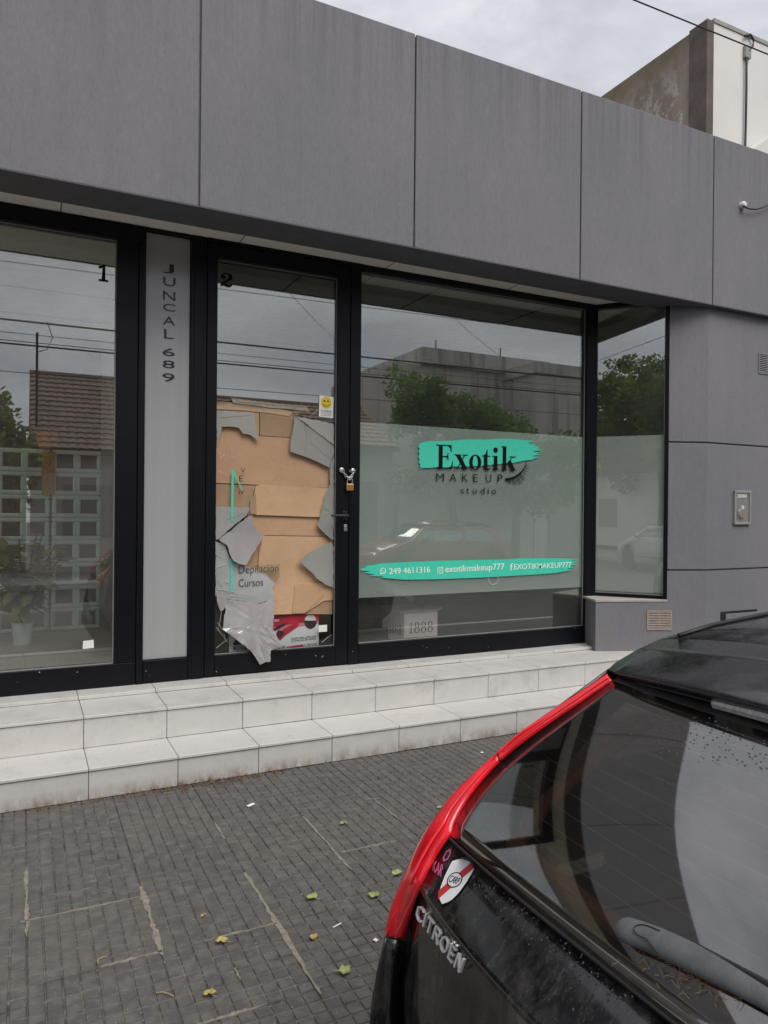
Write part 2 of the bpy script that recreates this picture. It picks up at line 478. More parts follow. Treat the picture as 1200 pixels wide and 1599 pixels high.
# ------------------------------------------------------------------ mesh helpers
class MB:
    """collects shapes, builds ONE mesh object"""
    def __init__(s): s.v = []; s.f = []; s.T = None
    def add(s, vs, fs):
        o = len(s.v)
        if s.T is not None: vs = [s.T @ Vector(v) for v in vs]
        s.v += [tuple(v) for v in vs]
        s.f += [tuple(i+o for i in f) for f in fs]
        return s
    def box(s, x0, x1, y0, y1, z0, z1):
        vs = [(x, y, z) for z in (z0, z1) for y in (y0, y1) for x in (x0, x1)]
        return s.add(vs, [(0, 2, 3, 1), (4, 5, 7, 6), (0, 1, 5, 4), (2, 6, 7, 3), (0, 4, 6, 2), (1, 3, 7, 5)])
    def prism(s, pts, d):
        """closed polygon (3D pts) swept by vector d"""
        n = len(pts); d = Vector(d)
        a = [Vector(p) for p in pts]; b = [p+d for p in a]
        fs = [tuple(range(n-1, -1, -1)), tuple(range(n, 2*n))]
        fs += [(i, (i+1) % n, n+(i+1) % n, n+i) for i in range(n)]
        return s.add(a+b, fs)
    def xz(s, pts, y0, y1): return s.prism([(x, y0, z) for x, z in pts], (0, y1-y0, 0))
    def xy(s, pts, z0, z1): return s.prism([(x, y, z0) for x, y in pts], (0, 0, z1-z0))
    def tube(s, path, r, n=8, cap=True, flat=1.0, up=None):
        path = [Vector(p) for p in path]
        rs = r if isinstance(r, (list, tuple)) else [r]*len(path)
        vs = []; fs = []
        ref = Vector(up) if up else Vector((0, 0, 1))
        for i, p in enumerate(path):
            t = (path[min(i+1, len(path)-1)]-path[max(i-1, 0)]).normalized()
            rr = ref if abs(t.dot(ref)) < .95 else Vector((1, 0, 0))
            a = t.cross(rr).normalized(); b = a.cross(t).normalized()
            for k in range(n):
                an = 2*math.pi*k/n
                vs.append(p+a*math.cos(an)*rs[i]+b*math.sin(an)*rs[i]*flat)
        for i in range(len(path)-1):
            for k in range(n):
                fs.append((i*n+k, i*n+(k+1) % n, (i+1)*n+(k+1) % n, (i+1)*n+k))
        if cap:
            fs.append(tuple(range(n-1, -1, -1))); m = (len(path)-1)*n; fs.append(tuple(range(m, m+n)))
        return s.add(vs, fs)
    def lathe(s, prof, n=20, c=(0, 0, 0)):
        vs = []; fs = []
        for r, z in prof:
            for k in range(n):
                a = 2*math.pi*k/n; vs.append((c[0]+r*math.cos(a), c[1]+r*math.sin(a), c[2]+z))
        for i in range(len(prof)-1):
            for k in range(n):
                fs.append((i*n+k, i*n+(k+1) % n, (i+1)*n+(k+1) % n, (i+1)*n+k))
        fs.append(tuple(range(n-1, -1, -1))); m = (len(prof)-1)*n; fs.append(tuple(range(m, m+n)))
        return s.add(vs, fs)
    def grid(s, rows, close=False):
        n = len(rows[0]); vs = [p for r in rows for p in r]; fs = []
        for i in range(len(rows)-1):
            for k in range(n-1):
                fs.append((i*n+k, i*n+k+1, (i+1)*n+k+1, (i+1)*n+k))
        return s.add(vs, fs)
    def build(s, name, mat, parent=None, smooth=False, bevel=0, solid=0, seg=2, angle=35, sub=0):
        me = bpy.data.meshes.new(name)
        P = parent_world(parent)
        me.from_pydata([tuple(Vector(v)-P) for v in s.v], [], s.f)
        me.materials.append(mat)
        bm = bmesh.new(); bm.from_mesh(me)
        lv = [v for v in bm.verts if not v.link_faces]
        if lv: bmesh.ops.delete(bm, geom=lv, context='VERTS')
        bmesh.ops.recalc_face_normals(bm, faces=bm.faces[:])
        bm.to_mesh(me); bm.free()
        ob = bpy.data.objects.new(name, me); COL.objects.link(ob)
        if parent is not None: ob.parent = parent
        if smooth:
            for p in me.polygons: p.use_smooth = True
        if sub:
            md = ob.modifiers.new('sub', 'SUBSURF'); md.levels = sub; md.render_levels = sub
        if solid:
            md = ob.modifiers.new('solid', 'SOLIDIFY'); md.thickness = solid; md.offset = -1
        if bevel:
            md = ob.modifiers.new('bevel', 'BEVEL'); md.width = bevel; md.segments = seg
            md.limit_method = 'ANGLE'; md.angle_limit = R_(angle)
        return ob

def parent_world(p):
    v = Vector((0, 0, 0))
    while p is not None:
        v += Vector(p.location); p = p.parent
    return v

def thing(name, label, cat, loc=(0, 0, 0), group=None, kind='thing'):
    o = bpy.data.objects.new(name, None); COL.objects.link(o)
    o.empty_display_size = .1
    o.location = loc; o['label'] = label; o['category'] = cat; o['kind'] = kind
    if group: o['group'] = group
    return o
def tag(o, label, cat, group=None, kind='thing'):
    o['label'] = label; o['category'] = cat; o['kind'] = kind
    if group: o['group'] = group
    return o
def struct(o, kind='structure'):
    o['kind'] = kind; return o
def lab(o, s): o['label'] = s; return o
def recentre(o):
    """put a lone mesh's origin at its base"""
    me = o.data
    xs = [v.co for v in me.vertices]
    c = Vector((sum(v.x for v in xs)/len(xs), sum(v.y for v in xs)/len(xs), min(v.z for v in xs)))
    for v in me.vertices: v.co -= c
    o.location = Vector(o.location)+c
    return o
def copy_tree(o, parent=None):
    c = o.copy(); COL.objects.link(c); c.parent = parent
    for ch in list(o.children): copy_tree(ch, c)
    return c

# ---- lettering
def text_verts(s, space=1.0, thin=-.013):
    cu = bpy.data.curves.new('t', 'FONT'); cu.body = s; cu.space_character = space; cu.resolution_u = 3; cu.offset = thin
    ob = bpy.data.objects.new('t', cu); COL.objects.link(ob)
    bpy.context.view_layer.update()
    dg = bpy.context.evaluated_depsgraph_get()
    me = bpy.data.meshes.new_from_object(ob.evaluated_get(dg))
    vs = [tuple(v.co) for v in me.vertices]; fs = [tuple(p.vertices) for p in me.polygons]
    bpy.data.objects.remove(ob); bpy.data.curves.remove(cu); bpy.data.meshes.remove(me)
    return vs, fs
def place_flat(name, vs, fs, mat, parent, o, ax, ay, w=None, h=None, depth=.0012, shear=0):
    """flat outline (x,y) fitted to w x h from corner o along ax, ay, given a small thickness outward"""
    x0 = min(v[0] for v in vs); x1 = max(v[0] for v in vs); y0 = min(v[1] for v in vs); y1 = max(v[1] for v in vs)
    sx = (w/(x1-x0)) if w else None; sy = (h/(y1-y0)) if h else None
    sx = sx or sy; sy = sy or sx
    o = Vector(o); ax = Vector(ax); ay = Vector(ay); nz = ax.cross(ay).normalized()
    P = parent_world(parent)
    bm = bmesh.new()
    bv = [bm.verts.new(o+ax*((v[0]-x0)*sx+shear*(v[1]-y0)*sy)+ay*((v[1]-y0)*sy)+nz*(v[2] if len(v) > 2 else 0)-P) for v in vs]
    for f in fs:
        try: bm.faces.new([bv[i] for i in f])
        except ValueError: pass
    bmesh.ops.recalc_face_normals(bm, faces=bm.faces[:])
    for f in bm.faces:
        if f.normal.dot(nz) < 0: f.normal_flip()
    if depth:
        r = bmesh.ops.extrude_face_region(bm, geom=bm.faces[:])
        for e in r['geom']:
            if isinstance(e, bmesh.types.BMVert): e.co += nz*depth
        bmesh.ops.recalc_face_normals(bm, faces=bm.faces[:])
    me = bpy.data.meshes.new(name); bm.to_mesh(me); bm.free(); me.materials.append(mat)
    ob = bpy.data.objects.new(name, me); COL.objects.link(ob)
    if parent is not None: ob.parent = parent
    return ob
AX, AZ = Vector((1, 0, 0)), Vector((0, 0, 1))
def text(name, s, mat, parent, o, w, h, ax=AX, ay=AZ, space=1.0, depth=.0012):
    thin = .008 if mat is M_WHITEV else .002 if (mat is M_CREAMV or name == 'print') else -.011
    vs, fs = text_verts(s, space, thin)
    return place_flat(name, vs, fs, mat, parent, o, ax, ay, w, h, depth)

class GL:
    """little outline font with thick and thin strokes"""
    def __init__(s): s.v = []; s.f = []; s.k = 0
    def poly(s, pts, dx=0, sc=1):
        o = len(s.v); s.k += 1
        s.v += [(dx+x*sc, y*sc, s.k*.00006) for x, y in pts]; s.f.append(tuple(range(o, o+len(pts))))
    def ring(s, cx, cy, rx, ry, ix, iy, n=28):
        o = len(s.v); s.k += 1
        for k in range(n):
            a = 2*math.pi*k/n
            s.v.append((cx+rx*math.cos(a), cy+ry*math.sin(a), s.k*.00006)); s.v.append((cx+ix*math.cos(a), cy+iy*math.sin(a), s.k*.00006))
        for k in range(n):
            j = (k+1) % n; s.f.append((o+2*k, o+2*j, o+2*j+1, o+2*k+1))
    def dot(s, cx, cy, r, n=18): s.poly([(cx+r*math.cos(2*math.pi*k/n), cy+r*math.sin(2*math.pi*k/n)) for k in range(n)])
    def stroke(s, pts, ws):
        o = len(s.v); s.k += 1
        n = len(pts)
        for i, (x, y) in enumerate(pts):
            x0, y0 = pts[max(i-1, 0)]; x1, y1 = pts[min(i+1, n-1)]
            dx, dy = x1-x0, y1-y0; l = math.hypot(dx, dy) or 1
            nx, ny = -dy/l, dx/l; w = ws[i] if isinstance(ws, (list, tuple)) else ws
            s.v.append((x+nx*w/2, y+ny*w/2, s.k*.00006)); s.v.append((x-nx*w/2, y-ny*w/2, s.k*.00006))
        for i in range(n-1): s.f.append((o+2*i, o+2*i+1, o+2*i+3, o+2*i+2))
def didone_exotik():
    g = GL()
    def rect(x0, x1, y0, y1): g.poly([(x0, y0), (x1, y0), (x1, y1), (x0, y1)])
    # E
    rect(.10, .245, 0, .74); rect(0, .60, .0, .028); rect(0, .58, .712, .74)
    g.poly([(.56, .74), (.58, .74), (.585, .52), (.565, .52), (.52, .66), (.44, .715), (.5, .74)])
    g.poly([(.62, .24), (.64, .24), (.61, .0), (.46, .0), (.56, .07)])
    rect(.24, .45, .365, .395); g.poly([(.44, .50), (.46, .50), (.46, .26), (.44, .26), (.425, .34), (.36, .37), (.36, .39), (.425, .42)])
    # x
    d = .68
    for P in ([(.05, .46), (.22, .46), (.52, .0), (.35, .0)], [(.40, .46), (.44, .46), (.13, 0), (.09, 0)]): g.poly([(x+d, y) for x, y in P])
    for a, b, y in ((0, .27, .435), (.32, .53, .435), (0, .22, 0), (.28, .57, 0)): rect(d+a, d+b, y, y+.025)
    # o
    g.ring(1.50, .23, .235, .245, .105, .222)
    # t
    rect(1.84, 1.98, .06, .46); g.poly([(1.84, .45), (1.98, .45), (1.98, .64), (1.955, .64), (1.92, .53), (1.84, .475)])
    rect(1.76, 2.09, .43, .458)
    g.stroke([(1.91, .10), (1.93, .04), (1.98, .015), (2.05, .02), (2.10, .07)], [.14, .12, .07, .04, .025])
    # i
    rect(2.24, 2.38, 0, .46); rect(2.17, 2.45, 0, .025); g.poly([(2.17, .435), (2.26, .435), (2.26, .46), (2.17, .45)]); g.dot(2.305, .645, .085)
    # k
    rect(2.60, 2.74, 0, .78); rect(2.53, 2.80, 0, .025); g.poly([(2.53, .755), (2.62, .755), (2.62, .78), (2.53, .77)])
    g.poly([(2.72, .19), (2.74, .165), (3.02, .44), (2.985, .44)]); g.poly([(2.80, .27), (2.91, .355), (3.13, .0), (2.96, .0)])
    rect(2.88, 3.13, .435, .46); rect(2.89, 3.18, 0, .025)
    return g.v, g.f
def didone_1888():
    g = GL()
    g.poly([(.13, 0), (.24, 0), (.24, .74), (.21, .74)][:4]); g.poly([(.05, 0), (.33, 0), (.33, .03), (.05, .03)]); g.poly([(.04, .60), (.2, .66), (.2, .74), (.17, .70), (.04, .63)])
    for k in range(3):
        cx = .66+k*.53
        g.ring(cx, .19, .22, .20, .125, .165); g.ring(cx, .555, .185, .185, .105, .155)
    return g.v, g.f
def slab_two():
    g = GL()
    g.dot(.14, .52, .115)
    g.stroke([(.05, .54), (.09, .66), (.20, .74), (.34, .735), (.45, .66), (.465, .54), (.41, .43), (.28, .32), (.15, .21), (.06, .10)],
             [.05, .06, .07, .10, .15, .18, .16, .10, .06, .05])
    g.poly([(.02, .0), (.10, .0), (.10, .17), (.02, .11)])
    g.stroke([(.05, .085), (.16, .12), (.28, .075), (.40, .055), (.48, .10), (.52, .24)], [.13, .14, .15, .16, .10, .03])
    return g.v, g.f
def slab_one():
    g = GL()
    g.poly([(.16, .06), (.34, .06), (.34, .76), (.22, .76)][:4]); g.poly([(.02, 0), (.48, 0), (.48, .085), (.02, .085)])
    g.poly([(.02, .56), (.2, .60), (.24, .76), (.19, .70), (.02, .66)])
    return g.v, g.f

# ================================================================== GROUND
g = MB().box(-60, 60, -6.4, 1.62, -.25, -.15).build('road', M_ASPHALT); struct(g)
g = MB().box(-90, 90, -90, 90, -.5, -.30).build('ground', M_ASPHALT); struct(g)
far_pave = struct(MB().box(-60, 60, -9.3, -6.55, -.25, 0).build('opposite_pavement', M_KERB))
struct(MB().box(-60, 60, -6.55, -6.4, -.25, -.01).build('opposite_kerb', M_KERB, bevel=.02))
kerb = thing('kerb', '', ''); del kerb['label']; del kerb['category']; struct(kerb)
for k in range(-3, 12):
    MB().box(k*1.0+.004, k*1.0+.996, 1.62, 1.755, -.25, -.002).build('kerb_stone', M_KERB, kerb, bevel=.012)

# pavement: bedding plus tiles, every tile 8 x 8 raised pads
PX0, PY0, PT = .022, 2.30, .4375
pave = struct(MB().box(-12, 14, 1.755, 5.6, -.25, -.0085).build('pavement', M_MORTAR))
def tile_mesh(seed):
    rn = random.Random(seed); mb = MB()
    n = 8; c = PT/n; j = .0022
    # base plate
    mb.box(.0022, PT-.0022, .0022, PT-.0022, -.012, -.0062)
    for a in range(n):
        for b in range(n):
            z = -.0004-rn.random()**1.5*.0024
            x0, x1, y0, y1 = a*c+j+rn.random()*.0012, (a+1)*c-j, b*c+j*1.7, (b+1)*c-j*1.7
            t = [rn.uniform(-.0007, .0007) for _ in range(4)]
            i = .0022
            vs = [(x0, y0, -.0066), (x1, y0, -.0066), (x1, y1, -.0066), (x0, y1, -.0066),
                  (x0+i, y0+i, z+t[0]), (x1-i, y0+i, z+t[1]), (x1-i, y1-i, z+t[2]), (x0+i, y1-i, z+t[3])]
            mb.add(vs, [(4, 5, 6, 7), (0, 1, 5, 4), (1, 2, 6, 5), (2, 3, 7, 6), (3, 0, 4, 7)])
    me = bpy.data.meshes.new('paving_tile'); me.from_pydata(mb.v, [], mb.f); me.materials.append(M_PAVER)
    return me
tmeshes = [tile_mesh(s) for s in range(6)]
for a in range(-6, 17):
    for b in range(-1, 5):
        if PY0+(b+1)*PT > 4.52: continue
        o = bpy.data.objects.new('paving_tile', random.choice(tmeshes)); COL.objects.link(o); o.parent = pave
        q = random.choice((0, 2)) if True else 0
        dz = random.uniform(-.0011, .0011)
        o.rotation_euler = (random.uniform(-.002, .002), random.uniform(-.002, .002), q*math.pi/2)
        ox, oy = PX0+a*PT, PY0+b*PT
        o.location = (ox, oy, dz) if q == 0 else (ox+PT, oy+PT, dz)
# cement smears along some of the joints
def mortar_line(x0, y0, x1, y1, w, seed):
    rn = random.Random(seed); n = 26
    w *= 1.35
    d = Vector((x1-x0, y1-y0)); l = d.length; d /= l; nn = Vector((-d.y, d.x))
    a = []; b = []
    for i in range(n+1):
        p = Vector((x0, y0))+d*l*i/n
        e = (.35+.65*math.sin(math.pi*min(1, max(.06, i/n)))**.4)*(.75+.3*math.sin(i*.37+seed*2.1))
        p = p+nn*rn.uniform(-.0022, .0022)
        a.append(p+nn*w*.5*e*rn.uniform(.45, 1.4)); b.append(p-nn*w*.5*e*rn.uniform(.45, 1.4))
    mb = MB(); pts = a+b[::-1]
    mb.xy([(p.x, p.y) for p in pts], -.0045, .0013)
    return mb.build('mortar_line', M_CEMENT, pave)
for i, (x0, y0, x1, y1, w) in enumerate([(.4595, 3.25, .4625, 2.72, .020), (.465, 2.741, .255, 2.741, .011), (.45, 3.168, .0, 3.172, .009),
        (.022, 3.64, .0215, 3.06, .013), (.897, 3.18, .902, 2.27, .020), (.62, 2.739, .90, 2.737, .008), (1.335, 3.63, 1.336, 3.0, .012),
        (1.36, 3.174, 1.65, 3.172, .012), (1.73, 3.70, 1.80, 3.68, .011), (1.775, 3.70, 1.775, 3.40, .011), (.47, 2.302, .72, 2.300, .014),
        (.896, 3.76, .897, 3.55, .010), (2.1, 3.40, 2.2, 3.39, .009), (.68, 2.53, .68, 2.46, .006)]):
    mortar_line(x0, y0, x1, y1, w, i)

# ================================================================== STEPS
steps = thing('entrance_steps', 'two long steps clad in pale tiles below the shop front', 'steps', (2.5, 4.7, 0))
XL = -5.0
core = MB().box(XL, 6.4, 4.346, 5.2, 0.0, .158)
core.box(XL, 5.6, 4.712, 5.6, .158, .352)
core.box(XL, 4.70, 5.112, 5.5, .352, .386)
core.build('step_core', M_MORTAR, steps)
def tiles_row(name, x_off, xend, y0, y1, z0, z1, bev=.0025, xs=None, mod=.4845):
    x = x_off+mod*math.floor((XL-x_off)/mod)+mod
    while x < xend-.02:
        x1 = min(x+mod, xend); jt = .0016
        dy = random.uniform(-.0008, .0008); dz = random.uniform(-.0007, .0007)
        MB().box(x+jt, x1-jt, y0+dy, y1+dy, z0+dz, z1+dz).build(name, M_STEPT, steps, bevel=bev, seg=1)
        x += mod
tiles_row('riser_tile', .333, 6.4, 4.335, 4.346, .002, .1575)
tiles_row('tread_tile', .333, 6.4, 4.326, 4.7095, .1605, .1775)
tiles_row('riser_tile', .331, 5.5, 4.700, 4.712, .180, .3525)
tiles_row('tread_tile', .331, 5.5, 4.691, 5.1085, .3555, .372)
tiles_row('lip_tile', .325, 4.72, 5.098, 5.3, .3745, .398, .002)
struct(steps, 'thing')

# ================================================================== THE SHOP BUILDING
shop = thing('shop_building', 'single storey grey rendered shop with recessed black framed glazing', 'building', (2.5, 5.0, 0))
YF, YB, ZB, ZT = 4.585, 4.915, 3.50, 5.025
joints = [-5.142, -3.615, -2.088, -.561, .964, 2.487, 4.0135, 5.5485, 7.072, 8.6, 10.1]
for a, b in zip(joints, joints[1:]):
    MB().box(a+.006, b-.006, YF, YF+.03, ZB, ZT).build('fascia_panel', M_STUCCO, shop, bevel=.006)
MB().box(joints[0]+.01, joints[-1]-.01, YF+.022, YB-.002, ZB+.004, ZT-.012).build('fascia_core', M_GROOVE, shop)
MB().box(joints[0], 5.62, YF+.002, YB, ZB-.003, ZB+.0015).build('beam_underside', M_BEAM, shop)
MB().box(5.62, joints[-1], YF+.002, 4.70, ZB-.004, ZB+.0015).build('beam_underside', M_BEAM, shop)
MB().box(joints[0], 5.6, YB, 5.45, 3.575, 3.60).build('soffit', M_SOFFIT, shop)
for x0, x1, y0, y1 in ((-.55, 10.1, 4.95, 10.2), (joints[0], -4.6, 4.95, 10.2), (-4.6, -.55, 4.95, 5.75), (-4.6, -.55, 8.9, 10.2)):
    MB().box(x0, x1, y0, y1, 3.72, 3.80).build('flat_roof', M_KERB, shop)
rl = MB()  # roof light added out of view to brighten the left interior
rl.box(-4.64, -4.602, 5.71, 8.94, 3.60, 3.93); rl.box(-.548, -.51, 5.71, 8.94, 3.60, 3.93); rl.box(-4.602, -.548, 5.71, 5.748, 3.60, 3.93); rl.box(-4.602, -.548, 8.902, 8.94, 3.60, 3.93)
rl.build('added_roof_light_kerb', M_INTWALL, shop)
MB().box(-4.60, -.55, 5.75, 8.90, 3.90, 3.908).build('added_roof_light_pane', m_glass('added_roof_light_glass', .04), shop)
for k in range(9): MB().box(-4.6+k*1.2, -4.592+k*1.2, YB, 5.45, 3.5735, 3.5765).build('soffit_joint', M_GROOVE, shop)
# right-hand wall, three courses with recessed joints
C1, B, E_ = (5.235, 4.785), (5.585, 4.655), (10.1, 4.655)
def ins(pts, d): return pts
foot = [C1, B, E_, (10.1, 5.3), (5.45, 5.3)]
footr = [(5.25, 4.80), (5.588, 4.673), (10.09, 4.673), (10.09, 5.29), (5.46, 5.29)]
MB().xy(footr, .9, 3.49).build('wall_core', M_GROOVE, shop)
MB().xy(foot, 2.2705, 3.4985).build('wall_panel', M_STUCCO, shop, bevel=.006)
MB().xy(foot, 1.108, 2.2585).build('wall_panel', M_STUCCO, shop, bevel=.006)
MB().xy([(4.725, 5.295), (4.614, 5.024), C1, B, E_, (10.1, 5.3)], 0.0, .815).build('plinth', M_STUCCO, shop)
MB().xy([C1, B, E_, (10.1, 5.3), (5.45, 5.3)], .815, 1.096).build('plinth', M_STUCCO, shop)
MB().xy([(4.715, 5.32), (4.606, 5.020), (5.234, 4.781), (5.26, 4.80), (5.0, 5.32)], .8155, .836).build('window_sill', plain('sill_stone', (.42, .38, .36), .7), shop, bevel=.003)
# roof-side parapet return and rear
MB().box(joints[0], 10.1, 10.0, 10.2, 0, 4.1).build('rear_wall', M_INTWALL, shop)
MB().box(joints[0]-.15, joints[0], 4.6, 10.2, 0, 4.95).build('side_wall', M_STUCCO, shop)
MB().box(10.1, 10.25, 4.6, 10.2, 0, 4.95).build('side_wall', M_STUCCO, shop)

# ---- interior
MB().box(joints[0], 10.1, 5.31, 10.0, .2, .402).build('interior_floor', M_INTFLOOR, shop)
RLX0, RLX1, RLY0, RLY1 = -4.6, -.55, 5.75, 8.9  # ceiling opening under the added roof light
for x0, x1, y0, y1 in ((RLX1, 10.1, 5.45, 10.0), (joints[0], RLX0, 5.45, 10.0), (RLX0, RLX1, 5.45, RLY0), (RLX0, RLX1, RLY1, 10.0)):
    MB().box(x0, x1, y0, y1, 3.62, 3.70).build('interior_ceiling', M_CEIL, shop)
cl = MB()
for k in range(3, 8): cl.box(-4+k*1.22, -3.985+k*1.22, 5.46, 9.98, 3.612, 3.6205)
for k in range(4): cl.box(-.5, 10, 6.4+k*1.0, 6.415+k*1.0, 3.610, 3.6195)
cl.build('ceiling_joint', M_GROOVE, shop)
MB().box(.82, .92, 5.40, 10.0, .402, 3.62).build('partition_wall', M_INTWALL, shop)
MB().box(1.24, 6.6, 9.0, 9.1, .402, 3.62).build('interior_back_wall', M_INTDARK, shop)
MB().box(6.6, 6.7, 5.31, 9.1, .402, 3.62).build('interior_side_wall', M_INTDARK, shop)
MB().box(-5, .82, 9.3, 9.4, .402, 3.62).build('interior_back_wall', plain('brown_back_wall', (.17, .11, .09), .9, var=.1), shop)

# ---- glazing.  frame faces at Y 5.275, glass at 5.318
FY0, FY1, GY = 5.278, 5.385, 5.3165
ZR0, ZR1 = .3985, 3.573
def frame_bars(parent, bars, name='frame'):
    for x0, x1, z0, z1, y0 in bars:
        MB().box(x0, x1, y0, FY1, z0, z1).build(name, M_ALU, parent, bevel=.003, seg=1)
def sub(name, parent, loc=(0, 0, 0), label=None):
    o = bpy.data.objects.new(name, None); COL.objects.link(o); o.parent = parent
    o.location = Vector(loc)-parent_world(parent)
    if label: o['label'] = label
    return o
def beads(parent, x0, x1, z0, z1, w=.006):
    mb = MB(); y0, y1 = GY-.012, GY-.004
    mb.box(x0, x0+w, y0, y1, z0, z1); mb.box(x1-w, x1, y0, y1, z0, z1)
    mb.box(x0+w, x1-w, y0-.004, y1, z0, z0+w); mb.box(x0+w, x1-w, y0, y1, z1-w, z1)
    return mb.build('glazing_bead', M_BEAD, parent)
def pane_box(parent, x0, x1, z0, z1, mat=None, name='pane', y=GY):
    return MB().box(x0, x1, y, y+.008, z0, z1).build(name, mat or M_GLASS, parent)

# door numbered 1 (left edge of the picture)
d1 = sub('glass_door', shop, (0, 5.32, .4), 'intact glass door numbered 1 at the left edge')
frame_bars(d1, [(.560, .700, .558, 3.455, FY0), (-1.10, .700, ZR0, .553, FY0), (-1.10, .748, 3.4565, ZR1, FY0-.004), (.704, .748, ZR0, 3.4545, FY0-.006), (-1.10, -.96, .555, 3.455, FY0)])
pane_box(d1, -.958, .558, .553, 3.456); beads(d1, -.958, .558, .553, 3.456)
vs, fs = slab_one(); place_flat('number_one', vs, fs, M_BLACKV, d1, (.445, GY-.001, 3.165), AX, AZ, .062, .115)
p = onY(129, 1013, GY)
MB().xz([(onY(*q, GY).x, onY(*q, GY).z) for q in ((129.5, 1013.5), (147, 1011.5), (146.5, 999), (130, 1001))], GY-.0015, GY-.0003).build('paper_label', M_PAPER, d1)
# grey panel with the address
pn = sub('address_panel', shop, (.9, 5.32, .4), 'narrow satin grey panel with vertical lettering between two doors')
MB().box(.752, 1.0555, 5.305, 5.33, .5605, 3.548).build('panel', M_PANEL, pn, bevel=.002)
frame_bars(pn, [(.7505, 1.057, ZR0, .558, FY0-.002), (.7505, 1.057, 3.5505, ZR1, FY0-.002)])
zz = 3.362
ji = onY(262, 420, 5.305).x
for i, (ch, v0, v1) in enumerate([('J', 412.5, 427), ('U', 433, 447), ('N', 455, 469), ('C', 474.5, 486), ('A', 494.5, 507.5), ('L', 514.5, 529), ('6', 544, 556), ('8', 563, 575), ('9', 583, 596)]):
    a = onY(264, v1, 5.304); b = onY(264, v0, 5.304)
    w = {'J': .075, 'L': .066}.get(ch, .084)
    text('letter', ch, M_CREAMV, pn, (.9055-w/2+(.006 if ch != 'J' else .0), 5.3035, a.z), w, b.z-a.z, depth=.002)
# mullion between panel and broken door
MB().box(1.0585, 1.172, FY0, FY1, ZR0, ZR1).build('mullion', M_ALU, shop, bevel=.003, seg=1)
MB().box(1.082, 1.150, FY0-.006, FY0+.01, ZR0+.002, ZR1-.002).build('mullion', M_ALU, shop, bevel=.002, seg=1)

# ---- broken door numbered 2
d2 = sub('glass_door', shop, (1.75, 5.32, .4), 'smashed glass door numbered 2 patched with cardboard')
X0, X1, Z0, Z1 = 1.250, 2.195, .557, 3.437
frame_bars(d2, [(1.176, 1.249, .4145, ZR1-.03, FY0-.002), (2.196, 2.298, .4145, ZR1-.03, FY0-.002), (1.2505, 2.1945, .4145, .556, FY0-.001), (1.2505, 2.1945, 3.438, ZR1-.03, FY0-.001)])
MB().box(1.174, 2.40, FY0-.008, FY1, ZR1-.029, ZR1).build('door_head', M_ALU, shop)
MB().box(2.302, 2.391, FY0-.006, FY1, ZR0, ZR1-.0305).build('mullion', M_ALU, shop, bevel=.003, seg=1)
MB().box(1.176, 2.30, FY0+.01, FY1, ZR0, .412).build('door_sill', M_ALU, shop)
beads(d2, X0, X1, Z0, Z1, .005)
def pix(pts, Y): return [((p := onY(u, v, Y)).x, p.z) for u, v in pts]
def jag(pts, seed, amp=.85):
    rn = random.Random(seed); out = []
    for i, p in enumerate(pts):
        q = pts[(i+1) % len(pts)]; l = math.hypot(q[0]-p[0], q[1]-p[1]); n = max(1, int(l/4.5))
        out.append(p)
        for k in range(1, n):
            f = (k+rn.uniform(-.3, .3))/n; a = amp*rn.uniform(-1, 1)
            x, y = p[0]+(q[0]-p[0])*f-(q[1]-p[1])/l*a, p[1]+(q[1]-p[1])*f+(q[0]-p[0])/l*a
            out.append((min(521.6, max(336.5, x)) if 338 < p[0] < 520 else x, y))
    return out
def shard(name, pts, mat, y, th=.006, parent=d2, tilt=None, smooth=False):
    """glass fragment traced at the glass plane, given real thickness; tilt=(px,py,pz axis pts..)"""
    P = pix(jag(pts, len(name)+len(pts)), GY)
    mb = MB().xz(P, y, y+th)
    return mb.build(name, mat, parent)
top_edge = [(338.5, 626), (345, 628), (362, 625), (372, 630), (398, 632.5), (420, 634), (447, 636.5), (459, 639), (462, 648), (486, 653), (505, 657), (522, 660)]
P = pix(top_edge, GY)
poly = [(X0+.001, Z1-.001), (X0+.001, P[0][1])] + P[1:-1] + [(X1-.001, P[-1][1]), (X1-.001, Z1-.001)]
MB().xz(poly, GY, GY+.008).build('pane', M_GLASS, d2)
# fragments still held by the film
S1 = [(338, 641), (397, 644), (404, 688), (397, 683), (390, 678), (380, 677), (373, 667.5), (360, 665.5), (347, 666), (344, 680), (339, 694)]
S2 = [(461, 650), (476, 663), (497, 678), (521, 697), (522, 703), (515, 730), (497, 721), (478, 713), (454, 705), (454, 691)]
S2b = [(463, 649.5), (521.5, 661.5), (521.5, 694)]
S3 = [(515.5, 732), (516, 757), (508, 774), (504, 793), (501, 807), (496, 820), (507, 832), (519, 843), (521.5, 841), (521.5, 706)]
S4 = [(465, 874), (486, 861), (517, 846), (521, 854), (521, 918), (508, 913), (497, 905), (481, 889)]
S5 = [(337.5, 791), (391, 793), (388, 800), (385, 805.5), (362, 824), (341, 842), (337.5, 843)]
S6 = [(342, 843), (364, 825), (386, 807), (393, 804.5), (395, 820), (401, 831), (412, 835), (404, 848), (394, 863), (388, 873), (383, 882), (372, 880), (364, 876), (357, 862), (354, 851)]
shard('glass_shard', S1, M_SHARDFILM, GY)
shard('glass_shard', S2, M_SHARDFILM2, GY-.002)
shard('glass_shard', S2b, M_SHARDFILM, GY+.001)
shard('glass_shard', S3, M_SHARDFILM2, GY)
shard('glass_shard', S5, M_SHARDFILM, GY+.002)
